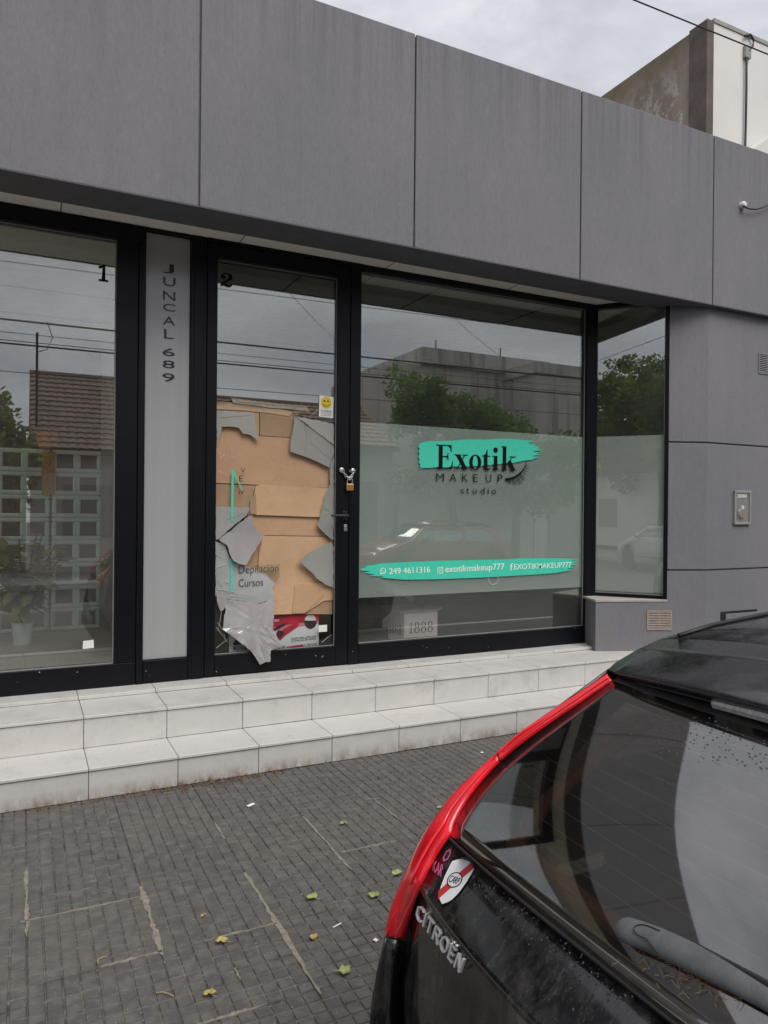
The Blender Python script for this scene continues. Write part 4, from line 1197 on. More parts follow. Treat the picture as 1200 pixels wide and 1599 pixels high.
ppoly('clipper_print', [(364, 1005), (372, 994), (384, 1002), (390, 1004), (366, 1008)], M_PDARK, 2)
ppoly('red_strip', [(448, 1009.5), (474, 1006), (474, 1009), (448, 1012.5)], M_RED, 2)
def ptext(s, bl, br, top, mat, name='print'):
    a = onY(*bl, PY-.0014); b = onY(*br, PY-.0014); t = onY(*top, PY-.0014)
    return text(name, s, mat, po, a, (b-a).length, t.z-a.z, ax=(b-a).normalized(), depth=.0005)
ptext('KIT CORTADORA', (429, 966.5), (450, 964.8), (429, 962.8), M_PDARK)
ptext('PELO', (429, 971), (436, 970), (429, 967.5), M_PAPER)
ptext('CORTE LINEA ULTRA FINA', (455, 999), (494, 995), (455, 996), M_PDARK)
ptext('CUCHILLAS DE ACERO', (455, 1002.5), (494, 998.5), (455, 999.6), M_PDARK)
ptext('MULTIUSO', (365, 1015), (386, 1013.5), (365, 1009), M_PDARK)
ptext('CARGADOR', (420, 1013), (446, 1011), (420, 1010), M_PDARK)
ptext('R  PRO LINE', (476, 1008.5), (495, 1006.5), (476, 1005.5), M_PDARK)

# cardboard box behind the display window
bx = thing('cardboard_box', 'open white carton printed 1888 on the floor behind the window', 'box', (3.0, 5.66, .402))
bY = 5.50
f0 = onY(631.5, 996, bY); f1 = onY(683, 993, bY); bx0, bx1 = f0.x, f1.x; bz0, bz1 = .403, onY(657, 955, bY).z
bl = Vector((onY(607, 996, bY+.16).x, bY+.16)); br = Vector((bx1, bY)); bf = Vector((bx0, bY))
wv = br-bf; dv = bl-bf
def bpt(a, b): q = bf+wv*a+dv*b; return (q.x, q.y)
for nm, a0, b0, a1, b1 in (('front_side', 0, 0, 1, 0), ('left_side', 0, 0, 0, 1), ('back_side', 0, 1, 1, 1), ('right_side', 1, 0, 1, 1)):
    p0, p1 = bpt(a0, b0), bpt(a1, b1); d = Vector((p1[0]-p0[0], p1[1]-p0[1])).normalized(); n = Vector((-d.y, d.x))*.002
    MB().xy([(p0[0]-n.x, p0[1]-n.y), (p1[0]-n.x, p1[1]-n.y), (p1[0]+n.x, p1[1]+n.y), (p0[0]+n.x, p0[1]+n.y)], bz0, bz1).build(nm, M_CRATE, bx)
def flap(p0, p1, out, up):
    a = Vector((*p0, bz1)); b = Vector((*p1, bz1)); o = Vector((out[0], out[1], up))
    return MB().prism([a, b, b+o, a+o], (0, 0, .003)).build('flap', M_CRATE, bx)
flap(bpt(0, 0), bpt(1, 0), (-.01, -.03, 0), .012)
flap(bpt(0, 0), bpt(0, 1), (-.06, -.01, 0), .004)
flap(bpt(1, 0), bpt(1, 1), (.07, .02, 0), .02)
flap(bpt(0, 1), bpt(1, 1), (-.05, .10, 0), .03)
MB().xy([bpt(.03, .05), bpt(.97, .05), bpt(.97, .95), bpt(.03, .95)], bz1-.03, bz1-.026).build('box_filling', M_ORANGE, bx)
vs, fs = didone_1888()
hgt = bz1-bz0
place_flat('print', vs, fs, M_LILAC, bx, (bf.x+wv.x*.14, bY-.0035, onY(657, 988, bY).z), AX, AZ, wv.x*.72, onY(657, 971, bY).z-onY(657, 988, bY).z, .0006)
dn = dv.normalized(); axl = Vector((-dn.x, -dn.y, 0)); st_ = bf+dv*.95
nl = axl.cross(AZ)
place_flat('print', vs, fs, M_LILAC, bx, Vector((st_.x, st_.y, onY(657, 990, bY).z))+nl*.0035, axl, AZ, dv.length*.8, onY(657, 974, bY).z-onY(657, 990, bY).z, .0006)
# loose sheet sticking up from the box
sp = MB().prism([onY(u, v, 5.62) for u, v in ((612, 916), (622, 919), (640, 926), (650, 936), (642, 939), (630, 929), (618, 922))], (0, .003, 0)).build('paper_sheet', M_PAPER)
recentre(sp); tag(sp, 'creased white paper sheet poking up out of the carton', 'paper')

# ---- left shop interior: breeze block screen and plants
LYs = 7.86
scr = thing('block_screen', 'pale mint openwork block screen inside the left shop', 'screen', (-.3, LYs, .402))
mod = .2325
def breeze(x, z, w, h, d=.055):
    m = MB(); t = .040; y0, y1 = LYs, LYs+d
    m.box(x, x+w, y0, y1, z, z+t); m.box(x, x+w, y0, y1, z+h-t, z+h)
    m.box(x, x+t, y0, y1, z+t, z+h-t); m.box(x+w-t, x+w, y0, y1, z+t, z+h-t); m.box(x+w/2-t*.8, x+w/2+t*.8, y0, y1, z+t, z+h-t)
    return m.build('breeze_block', M_MINT, scr, bevel=.012, seg=1)
xr = onY(160, 900, LYs).x
zt = onY(100, 702, LYs).z; hh = (zt-.404)/8
for col in range(5):
    for row in range(8):
        w = .465
        breeze(xr-.47*(col+1)+random.uniform(-.004, .004), .404+row*hh, w-.012, hh-.004)
def plant(root, x, y, z0, hgt, n, mat, rad, seed, leaf=.11):
    rn = random.Random(seed)
    st = MB(); lf = MB()
    for s in range(max(3, n//9)):
        a = rn.uniform(0, 6.28); r = rn.uniform(.2, .9)*rad; h = rn.uniform(.45, 1)*hgt
        pth = [Vector((x, y, z0)), Vector((x+math.cos(a)*r*.35, y+math.sin(a)*r*.35, z0+h*.55)), Vector((x+math.cos(a)*r, y+math.sin(a)*r, z0+h))]
        st.tube(pth, .006, 5)
        for k in range(9 if n < 100 else 24):
            t = rn.uniform(.25, 1.0); p = pth[0].lerp(pth[1], min(1, t*2)) if t < .5 else pth[1].lerp(pth[2], t*2-1)
            an = rn.uniform(0, 6.28); l = leaf*rn.uniform(.6, 1.2); w = l*.22
            d = Vector((math.cos(an), math.sin(an), rn.uniform(-.5, .5))).normalized(); sd = d.cross(Vector((0, 0, 1))).normalized()*w
            e = Vector((0, 0, -l*.18))
            lf.add([p, p+d*l*.35+sd, p+d*l*.75+sd*.8+e*.5, p+d*l+e, p+d*l*.75-sd*.8+e*.5, p+d*l*.35-sd], [(0, 1, 2, 3), (0, 3, 4, 5)])
    st.build('stem', M_BARK, root); lf.build('foliage', mat, root)
def pot_at(px, py, label, name='potted_plant'):
    p = onZ(px, py, .403); return p, thing(name, label, 'plant', (p.x, p.y, .403))
p, t = pot_at(35, 1006, 'bushy potted plant in a white pot inside the left shop')
MB().lathe([(.07, 0), (.088, .19), (.094, .20), (.085, .20), (.08, .17), (.001, .17)], 20, (p.x, p.y, .403)).build('pot', M_POT, t)
plant(t, p.x, p.y, .57, .92, 150, M_LEAF_C, .46, 5, .19)
hp = onY(72, 745, 7.6)
t = thing('flower_pot', 'orange flower pot with trailing leaves on the block screen', 'plant', (hp.x, 7.92, zt))
MB().lathe([(.07, 0), (.11, .16), (.115, .17), (.10, .17), (.001, .15)], 18, (hp.x+.02, 7.92, zt+.002)).build('pot', M_ORANGE, t)
plant(t, hp.x+.02, 7.92, zt+.14, .22, 46, M_LEAF_C, .22, 9, .08)
t = MB().box(hp.x-.03, hp.x+.09, LYs-.012, LYs-.002, onY(75, 772, LYs).z, onY(75, 705, LYs).z).build('reflection_strip', M_ORANGE)  # orange reflection in the glass, built as a strip of colour
recentre(t); tag(t, 'orange strip standing in for a reflection over the mint block screen', 'reflection')

# ================================================================== LITTER ON THE PAVEMENT
def leaf_thing(u, v, sz, mat, label, seed, cat='leaf', name='fallen_leaf'):
    rn = random.Random(seed); p = onZ(u, v, .004)
    n = 14; a0 = rn.uniform(0, 6.28); pts = []
    for k in range(n):
        a = a0+2*math.pi*k/n; r = sz*(.72+.28*abs(math.cos(2.5*(a-a0))))*rn.uniform(.8, 1.1)
        pts.append(Vector((r*math.cos(a), r*.8*math.sin(a), .003+abs(rn.gauss(0, .005))+.25*sz*abs(math.sin(a-a0)))))
    c = Vector((0, 0, .002)); m = MB()
    vs = [c]+pts
    m.add(vs, [(0, 1+k, 1+(k+1) % n) for k in range(n)])
    m.tube([Vector((0, 0, .003)), Vector((-sz*1.4*math.cos(a0), -sz*1.2*math.sin(a0), .004))], .0011, 4)
    ob = m.build(name, mat); me = ob.data
    ob.location = p
    md = ob.modifiers.new('solid', 'SOLIDIFY'); md.thickness = .0006
    return tag(ob, label, cat, 'fallen leaves on the pavement')
LV = [(537, 1287, .020, M_FALLEN2, 'small green leaf beyond the pale cement corner on the tiles'), (488, 1403, .027, M_FALLEN2, 'curled yellow green leaf just right of the long cement line'),
      (585, 1399, .028, M_FALLEN2, 'green leaf close to the lower end of the red tail lamp'), (621, 1365, .026, M_FALLEN2, 'green leaf half hidden by the edge of the red tail lamp'),
      (346, 1471, .026, M_FALLEN, 'pale yellow leaf left of the long cement line'), (489, 1465, .020, M_FALLEN, 'small dull leaf right of the lower part of the long cement line'),
      (538, 1519, .028, M_FALLEN2, 'bright green leaf below the long cement line near the car bumper'), (327, 1554, .024, M_FALLEN, 'orange yellow leaf nearest the bottom of the pavement'),
      (687, 1262, .018, M_FALLEN2, 'leaf by the car lamp nearest to the steps'), (318, 1432, .012, M_STRAW, 'tiny pale leaf scrap between the two cement lines')]
for i, (u, v, sz, mt_, lb) in enumerate(LV): leaf_thing(u, v, sz, mt_, lb, 40+i)
def scrap(u, v, w, d, label, seed, rot=.4):
    p = onZ(u, v, .003); m = MB().box(-w/2, w/2, -d/2, d/2, 0, .002); ob = m.build('paper_scrap', M_PAPER); ob.location = p; ob.rotation_euler = (.06, -.05, rot)
    return tag(ob, label, 'paper scrap', 'paper scraps on the pavement')
scrap(392, 1257, .045, .02, 'white paper scrap on the tiles nearest the steps', 1)
scrap(753, 1175, .02, .015, 'small white scrap on the tiles near the lamp joint of the car', 2)
scrap(527, 1445, .04, .005, 'thin white sliver on the tiles right of the long cement line', 3, .25)
scrap(587, 1468, .014, .016, 'white fleck beside the lower end of the red lamp', 4)
tw = MB().tube([onZ(u, v, .006) for u, v in ((244, 1550), (255, 1549), (265, 1552), (272, 1556))], .0022, 5).build('twig', M_STRAW)
tag(recentre(tw), 'short dry twig on the tiles at the bottom left', 'twig')
tw = MB().tube([onZ(u, v, .006) for u, v in ((153, 1504), (154, 1498), (160, 1495), (167, 1493.5))], .0022, 5).build('twig', M_STRAW)
tag(recentre(tw), 'bent twig at the corner of the cement patch on the left', 'twig')
# dry debris collected along the foot of the steps
db = MB(); rn = random.Random(21)
for _ in range(3400):
    x = rn.uniform(-.3, 3.3)
    dens = math.exp(-((x-.93)/.28)**2)+.45*math.exp(-((x-1.25)/.2)**2)+.35*math.exp(-((x-.2)/.5)**2)+.06
    if rn.random() > dens: continue
    y = 4.333-abs(rn.gauss(0, .012+.03*dens)); z = abs(rn.gauss(0, .004+.007*dens*max(0, 1-(4.333-y)/.05)))
    s = rn.uniform(.003, .010); a = rn.uniform(0, 6.28); d = Vector((math.cos(a)*s, math.sin(a)*s, rn.uniform(-.5, .8)*s)); e = Vector((-math.sin(a)*s*.35, math.cos(a)*s*.35, rn.uniform(-.3, .3)*s))
    p = Vector((x, y-.004, z+.001)); db.add([p-d, p+e, p+d, p-e], [(0, 1, 2, 3)])
struct(db.build('dry_debris', M_DEBRIS), 'stuff')
gr = MB(); rn = random.Random(5)
for _ in range(2600):
    x = rn.uniform(-.4, 3); y = rn.uniform(1.9, 4.3); s = rn.uniform(.001, .0035)
    if rn.random() < .4: x = PX0+PT/8*round((x-PX0)/(PT/8))
    p = Vector((x, y, .0012)); a = rn.uniform(0, 6.28); d = Vector((math.cos(a)*s, math.sin(a)*s, 0)); e = Vector((-d.y*.7, d.x*.7, .0012))
    gr.add([p-d, p+e, p+d, p-e+Vector((0, 0, .002))], [(0, 1, 2, 3)])
struct(gr.build('grit', plain('pale_grit', (.34, .30, .23), .9, var=.4, scale=80)), 'stuff')
# grime flecks on treads
fk = MB(); rn = random.Random(8)
for _ in range(260):
    x = rn.uniform(-.3, 4.2); lo = rn.random() < .6
    y = rn.uniform(4.34, 4.68) if lo else rn.uniform(4.72, 5.08); z = .1785 if lo else .3735
    s = rn.uniform(.001, .004); a = rn.uniform(0, 6.28)
    p = Vector((x, y, z)); d = Vector((math.cos(a)*s, math.sin(a)*s, 0)); e = Vector((-d.y*.5, d.x*.5, .0008))
    fk.add([p-d, p+e, p+d, p-e], [(0, 1, 2, 3)])
struct(fk.build('grime', M_DEBRIS), 'stuff')

# ================================================================== THE HATCHBACK
YC = .80          # car centre line
def mirror(p): return Vector((p[0], 2*YC-p[1], p[2]))
GP, GN = Vector((.88, 0, .88)), Vector((1, 0, -1.09))          # plane of the rear screen
def z_outer(v):
    ks = [(1046, 1.24), (1187, 1.02), (1300, .85), (1466, .60)]
    if v <= ks[0][0]: return 1.24
    for (a, za), (b, zb) in zip(ks, ks[1:]):
        if v <= b: return za+(zb-za)*(v-a)/(b-a)
    return .6
LAMP_OUT = [onZ(u, v, z_outer(v)) for u, v in ((950, 1051), (912, 1076), (870, 1103), (838, 1125), (807, 1147), (763, 1187), (720, 1227), (687, 1267), (664, 1300), (645, 1336), (622, 1390), (609, 1425), (601, 1463))]
LAMP_IN = [onP(u, v, GP, GN) for u, v in ((957, 1063), (921, 1087), (882, 1114), (845, 1140), (809, 1167), (773, 1198), (737, 1240), (712, 1281))]
LAMP_IN += [onP(u, v, GP, (1, 0, -.73)) for u, v in ((703, 1303), (682, 1335))]
LAMP_IN += [onZ(656, 1386, .77), onZ(643, 1425, .69), onZ(632, 1467, .60)]
def resample(P, n):
    d = [0]
    for a, b in zip(P, P[1:]): d.append(d[-1]+(b-a).length)
    out = []
    for i in range(n):
        t = d[-1]*i/(n-1); k = 0
        while k < len(d)-2 and d[k+1] < t: k += 1
        f = (t-d[k])/max(1e-9, d[k+1]-d[k]); p = [P[max(0, min(len(P)-1, k+j))] for j in (-1, 0, 1, 2)]
        # catmull-rom
        a, b, c, e = p
        out.append(.5*((2*b)+(c-a)*f+(2*a-5*b+4*c-e)*f*f+(3*b-a-3*c+e)*f*f*f))
    return out
def lerp_curve(P, t):
    k = min(len(P)-2, int(t*(len(P)-1))); f = t*(len(P)-1)-k
    return P[k].lerp(P[k+1], f)
def build_car(name, label, paint, group, detail=True):
    car = thing(name, label, 'car', (2.75, YC, -.15), group)
    both = lambda fn: [fn(lambda p: Vector(p)), fn(mirror)]
    # ---- tail lamps
    nL = 92
    O = resample(LAMP_OUT, nL); I = resample(LAMP_IN, nL)
    def lamp(mf):
        parts = []
        lm = sub('tail_lamp', car, mf((1.0, 1.47, .95)))
        prof = [(0, 0), (.14, .007), (.34, .0095), (.50, .009), (.57, .0055), (.64, .0085), (.84, .006), (1, 0)]
        def rows(i0, i1, sc=1.0, lo=0, hi=1):
            rr = []
            for i in range(i0, i1):
                nrm = Vector((-.80, .35, .45)).normalized() if i < nL*.7 else Vector((-.88, .42, .2)).normalized()
                w = (O[i]-I[i]).length; k = min(1.2, w/.05)
                rr.append([mf(O[i].lerp(I[i], s)+nrm*h*k*sc) for s, h in prof])
            return rr
        js = int(nL*.385)
        m = MB(); m.grid(rows(0, js)+[[a.lerp(b, .72) for a, b in zip(*rows(js-1, js+1))]]); parts.append(m.build('upper_lens', M_LAMP, lm, smooth=True, solid=.006))
        m = MB(); m.grid(rows(js, nL)); parts.append(m.build('lower_lens', M_LAMP2, lm, smooth=True, solid=.006))
        m = MB(); st = []
        for i in range(0, nL):
            if js-1 <= i <= js+1:
                if len(st) > 1: m.grid(st)
                st = []; continue
            if i > nL*.80: break
            nrm = Vector((-.80, .35, .45)).normalized(); w = (O[i]-I[i]).length; k = min(1.2, w/.05)
            st.append([mf(O[i].lerp(I[i], s)+nrm*(h*k+.0022)) for s, h in ((.59, .0070), (.64, .0088), (.74, .0078))])
        if len(st) > 1: m.grid(st)
        m.build('highlight_stripe', M_LAMPLINE, lm, smooth=True, solid=.001)
        m = MB(); m.grid([[mf(O[i].lerp(I[i], s)+Vector((.012, -.004, -.008))) for s in (-.01, .5, .96)] for i in range(nL)]); m.build('lamp_housing', M_BLACKTRIM, lm, solid=.004)
        return lm
    both(lamp)
    # ---- rear screen, tailgate skin : rows across the car
    def across(PL, n=26, crown=.0, zc=.0, power=3.0):
        """row of points from left point PL to its mirror; bulges rearwards (crown) and up (zc) in the middle"""
        out = []
        for i in range(n+1):
            s = -1+2*i/n
            y = YC+(PL.y-YC)*(-s)
            f = 1-abs(s)**power
            out.append(Vector((PL.x-crown*f, y, PL.z+zc*f)))
        return out
    gi = [i for i in range(nL) if I[i].z > .878]
    gl_rows = []
    ng = 14
    Ig = [I[i] for i in gi]
    for k in range(ng):
        t = k/(ng-1); p = lerp_curve(Ig, t)
        b = .030*math.sin(math.pi*min(1, max(0, .08+.9*t)))      # slight barrel
        gl_rows.append(across(p+Vector((.002, .002, 0)), 26, .018+.012*(1-t)+.040*math.sin(math.pi*min(1, t*.92+.04)), .0, 2.1))
    scr = MB(); scr.grid(gl_rows); rs = scr.build('rear_window', M_CARGLASS, car, smooth=True, solid=.005)
    # black ceramic border, 3 mm inside the screen
    def inset(P, d): return P+Vector((d, 0, -d*.9))
    bord = MB(); W = 26
    ring_o = gl_rows
    def gp(r, c): return inset(gl_rows[r][c], .007)
    bord.grid([[gp(r, c) for c in (0, 1, 2)] for r in range(ng)]); bord.grid([[gp(r, c) for c in (W-2, W-1, W)] for r in range(ng)])
    bord.grid([[gp(r, c) for c in range(2, W-1)] for r in (ng-2, ng-1)]); bord.grid([[gp(r, c) for c in range(2, W-1)] for r in (0, 1)])
    bord.build('window_border', plain(name+'_border', (.010, .014, .014), .35), rs, smooth=True)
    # brown inner trim ring
    rim = [inset(gl_rows[r][3], .05) for r in range(1, ng-2)]
    bt = [inset(gl_rows[ng-3][c], .05) for c in range(4, W-3)]
    rg = [inset(gl_rows[r][W-3], .05) for r in range(ng-3, 0, -1)]
    MB().tube(rim+bt+rg, .024, 8, flat=.6).build('inner_trim', M_TRIMBROWN, car, smooth=True)
    if detail:
        for k in range(12):
            r = 1.2+k*(ng-3.2)/11.0; r0 = int(r); f = r-r0
            pts = [gl_rows[r0][c].lerp(gl_rows[min(ng-1, r0+1)][c], f)+Vector((.0062, 0, -.0058)) for c in range(2, W-1)]
            MB().tube(pts, .0014, 4).build('heater_wire', M_HEAT, car)
    # ---- tailgate under the screen
    def tg(PL, crown, zc=0, power=3.0): return across(PL, 26, crown, zc, power)
    pb = I[[i for i in range(nL) if I[i].z > .878][-1]]
    i_cr = min(range(nL), key=lambda i: abs(I[i].z-.77)); i_mid = min(range(nL), key=lambda i: abs(I[i].z-.83)); i_lo = min(range(nL), key=lambda i: abs(I[i].z-.69))
    ofs = Vector((.001, -.005, -.002))
    rows = [tg(pb+ofs+Vector((-.004, 0, -.010)), .016), tg(I[i_mid]+ofs, .022), tg(I[i_cr]+ofs+Vector((0, 0, .012)), .036), tg(I[i_cr]+ofs+Vector((-.003, 0, .0)), .044), tg(I[i_cr]+ofs+Vector((.003, .004, -.010)), .044), tg(I[i_lo]+ofs, .052),
            tg(I[-1]+ofs, .070)]
    lowL = [onZ(624, 1515, .52), onZ(621, 1599, .40)]
    rows += [tg(lowL[0], .066), tg(lowL[1], .056), tg(lowL[1]+Vector((.02, 0, -.10)), .045)]
    tgm = MB().grid(rows); tgo = tgm.build('tailgate', paint, car, smooth=True, solid=.01)
    MB().tube(across(pb+Vector((-.004, -.006, -.004)), 26, .017), .004, 6).build('window_seal', M_BLACKTRIM, car, smooth=True)
    # ---- quarter panels / bumper corner below the lamp
    ql = [LAMP_OUT[-1], onZ(590, 1510, .53), onZ(581, 1560, .46), onZ(577, 1599, .41)]
    ql += [ql[-1]+Vector((-.02, -.01, -.12)), ql[-1]+Vector((.0, -.02, -.30)), ql[-1]+Vector((.05, -.04, -.42))]
    qi = [LAMP_IN[-1]+Vector((0, .006, -.004)), lowL[0]+Vector((0, .006, 0)), lowL[1].lerp(lowL[0], .5)+Vector((0, .006, 0)), lowL[1]+Vector((0, .006, 0))]
    qi += [lowL[1]+Vector((.02, .006, -.10)), lowL[1]+Vector((-.03, -.05, -.24)), lowL[1]+Vector((.02, -.07, -.36))]
    def quarter(mf):
        m = MB(); m.grid([[mf(a.lerp(b, s)+Vector((-.008*math.sin(math.pi*s), .006*math.sin(math.pi*s), 0))) for s in (0, .25, .5, .75, 1)] for a, b in zip(ql, qi)])
        return m.build('rear_quarter', paint, car, smooth=True, solid=.006)
    both(quarter)
    # bumper across
    bl_ = qi[4:]
    m = MB(); m.grid([tg(bl_[0]+Vector((-.004, 0, -.004)), .05), tg(bl_[1]+Vector((-.02, 0, .06)), .09), tg(bl_[1], .10), tg(bl_[2], .08)]); m.build('rear_bumper', M_BLACKTRIM, car, smooth=True, solid=.01)
    # ---- roof and spoiler
    edge = [Vector(p) for p in ((1.268, 1.338, 1.243), (1.30, 1.345, 1.254), (1.39, 1.362, 1.276), (1.50, 1.376, 1.296), (1.64, 1.39, 1.3125), (1.95, 1.42, 1.328), (2.4, 1.43, 1.335), (2.9, 1.41, 1.318), (3.25, 1.38, 1.27))]
    def roofrow(p, sweep=0, zc=.035, pw=2.2): return across(p, 24, -sweep, zc, pw)
    sp = [roofrow(edge[0]+Vector((.006, -.004, -.019)), -.050, .028), roofrow(edge[0]+Vector((-.003, 0, -.004)), -.052, .030), roofrow(edge[0]+Vector((.004, -.002, .001)), -.050, .032), roofrow(edge[1], -.040, .034), roofrow(edge[2], -.018, .040), roofrow(edge[3]+Vector((-.02, 0, -.003)), -.006, .046)]
    MB().grid(sp).build('roof_spoiler', M_SPOILER if paint is M_BLACKPAINT else paint, car, smooth=True, solid=.008)
    un = [roofrow(edge[0]+Vector((.010, -.006, -.021)), -.050, .028), roofrow(edge[0]+Vector((.06, -.008, -.014)), -.04, .030), roofrow(edge[0]+Vector((.13, -.012, -.014)), -.03, .034)]
    un.append([q+Vector((.01, 0, -.09)) for q in un[-1]])
    MB().grid([gl_rows[0], [q+Vector((.05, (YC-q.y)*.03, .028)) for q in gl_rows[0]], [q+Vector((.16, (YC-q.y)*.05, .05)) for q in gl_rows[0]]]).build('window_header', M_BLACKTRIM, car)
    MB().grid(un).build('spoiler_underside', M_BLACKTRIM, car, solid=.004)
    rf = [roofrow(edge[3]+Vector((-.014, 0, -.002)), -.006, .046)]+[roofrow(e, .0, .050+.002*i) for i, e in enumerate(edge[4:])]
    MB().grid(rf).build('roof', paint, car, smooth=True, solid=.008)
    # glass roof panel with its dark edge
    pan = []
    for X_ in (1.585, 1.62, 2.0, 2.6, 3.0):
        z = 1.308+.018*min(1, (X_-1.58)/.35)+.054
        pan.append([Vector((X_+.01*abs(s)**2, YC+s*.40, z-.030*s*s)) for s in [-1+2*k/10 for k in range(11)]])
    MB().grid(pan).build('roof_glass', M_CARGLASS if detail else M_BLACKTRIM, car, smooth=True, solid=.006)
    for mf in (lambda p: Vector(p), mirror):
        MB().tube([mf(e+Vector((0, -.045, .012))) for i, e in enumerate(edge[3:])], .006, 6).build('roof_moulding', M_BLACKTRIM, car, smooth=True)
    q = [Vector((1.232+.012*s*s, YC+.02+s*.19, 1.247-.006*s*s)) for s in [-1+2*k/8 for k in range(9)]]
    MB().tube(q, .014, 8, flat=.9).build('brake_lamp', M_LAMPCLEAR, car)
    # ---- sides: rows of constant height with their own rear ends
    Zs = [.02, .18, .42, .60, .77, .88, 1.02, 1.15, 1.243]
    def rear_at(z):
        if z >= .6:
            L_ = LAMP_OUT; best = None
            for a, b in zip(L_, L_[1:]):
                if (a.z-z)*(b.z-z) <= 0: f = (z-a.z)/(b.z-a.z) if b.z != a.z else 0; best = a.lerp(b, f); break
            return best or (L_[0] if z > 1 else L_[-1])
        pts = ql
        for a, b in zip(pts, pts[1:]):
            if (a.z-z)*(b.z-z) <= 0: return a.lerp(b, (z-a.z)/(b.z-a.z))
        return pts[-1]
    side = {.02: 1.60, .18: 1.645, .42: 1.665, .60: 1.66, .77: 1.645, .88: 1.63, 1.02: 1.56, 1.15: 1.475, 1.243: 1.42}
    front = {.02: 4.45, .18: 4.62, .42: 4.66, .60: 4.60, .77: 4.10, .88: 3.78, 1.02: 3.58, 1.15: 3.40, 1.243: 3.27}
    ncol = 24
    def siderows(mf):
        rr = []
        for z in Zs:
            r0 = rear_at(z); xf = front[z]; row = []
            for i in range(ncol+1):
                t = i/ncol; x = r0.x+(xf-r0.x)*t
                yb = side[z]+(.012*math.sin(math.pi*t) if z > .1 else 0)
                k = 1-(1-min(1, t/.22))**2.2
                y = r0.y+(yb-r0.y)*k
                kf = max(0, (t-.86)/.14); y -= .10*kf*kf*(1 if z < .7 else .25)
                row.append(mf((x, y, z+(.02*t if z < .9 else 0))))
            rr.append(row)
        return rr
    wr = (1.42, 3.98)
    for mf in (lambda p: Vector(p), mirror):
        rr = siderows(mf)
        body = MB(); glass = MB(); vs = [p for r in rr for p in r]; n = ncol+1; bf_ = []; gf_ = []
        for j in range(len(rr)-1):
            for i in range(ncol):
                f = (j*n+i, j*n+i+1, (j+1)*n+i+1, (j+1)*n+i)
                cxm = sum(vs[k].x for k in f)/4; czm = sum(vs[k].z for k in f)/4
                if j <= 1 and any(abs(cxm-w) < .30 for w in wr): continue
                if j == 2 and any(abs(cxm-w) < .15 for w in wr): continue
                (gf_ if (j in (5, 6) and 4 <= i <= 22 and i not in (11,)) else bf_).append(f)
        body.add(vs, bf_); body.build('body_side', paint, car, smooth=True, solid=.006)
        glass.add(vs, gf_); glass.build('side_window', M_CARGLASS, car, smooth=True)
        MB().tube([mf((x, side[.42]+.012, .30)) for x in (1.9, 2.4, 2.9, 3.4)], .02, 6, flat=.8).build('side_moulding', M_BLACKTRIM, car)
        m = MB(); c = mf((3.42, 1.74, .93)); m.lathe([(.02, -.07), (.075, -.05), (.085, .0), (.07, .06), (.02, .075)], 12, tuple(c)); m.build('door_mirror', paint, car, smooth=True)
        for hx_ in (2.1, 2.95): MB().tube([mf((hx_, 1.672, .70)), mf((hx_+.16, 1.676, .70))], .012, 6).build('door_handle', paint, car)
    # bonnet, windscreen, nose
    fr = lambda z: [siderows(lambda p: Vector(p))[Zs.index(z)][-1], siderows(mirror)[Zs.index(z)][-1]]
    def cross(a, b, cx, cz, n=12): return [a.lerp(b, k/n)+Vector((cx*(1-(2*k/n-1)**2), 0, cz*(1-(2*k/n-1)**2))) for k in range(n+1)]
    ends = {z: fr(z) for z in Zs}
    MB().grid([cross(*ends[1.243], .0, .05), cross(*ends[1.15], .09, .03), cross(*ends[1.02], .14, .02), cross(*ends[.88], .19, .03)]).build('windscreen', M_CARGLASS, car, smooth=True, solid=.005)
    MB().grid([cross(*ends[.88], .18, .025), cross(*ends[.77], .10, .05), cross(ends[.77][0].lerp(ends[.60][0], .5), ends[.77][1].lerp(ends[.60][1], .5), .05, .06), cross(*ends[.60], .06, .02)]).build('bonnet', paint, car, smooth=True, solid=.006)
    MB().grid([cross(*ends[.60], .06, .02), cross(*ends[.42], .10, 0), cross(*ends[.18], .10, 0), cross(*ends[.02], .06, 0)]).build('front_bumper', paint, car, smooth=True, solid=.006)
    for mf in (lambda p: Vector(p), mirror):
        m = MB(); m.tube([mf((4.50, 1.42, .60)), mf((4.62, 1.30, .58)), mf((4.69, 1.18, .56))], [.05, .07, .05], 10, flat=.7); m.build('headlamp', M_LAMPCLEAR, car, smooth=True)
    MB().grid([[Vector((4.735, YC+s, z)) for s in (-.35, .35)] for z in (.22, .40)]).build('grille', M_BLACKTRIM, car, solid=.02)
    # floor pan, cabin
    MB().box(.95, 4.5, YC-.72, YC+.72, -.02, .10).build('floor_pan', M_BLACKTRIM, car)
    MB().box(1.0, 3.55, YC-.70, YC+.70, .62, .66).build('parcel_shelf', M_SEAT, car)
    for y in (-.36, .36):
        MB().box(1.62, 1.78, YC+y-.25, YC+y+.25, .66, 1.0).build('seat_back', M_SEAT, car, bevel=.05)
        MB().box(1.66, 1.76, YC+y-.12, YC+y+.12, 1.03, 1.18).build('headrest', M_SEAT, car, bevel=.04)
        MB().box(2.55, 2.72, YC+y-.24, YC+y+.24, .66, 1.05).build('seat_back', M_SEAT, car, bevel=.05)
        MB().box(2.60, 2.70, YC+y-.12, YC+y+.12, 1.07, 1.22).build('headrest', M_SEAT, car, bevel=.04)
    MB().box(3.3, 3.6, YC-.68, YC+.68, .60, .86).build('dashboard', M_SEAT, car, bevel=.05)
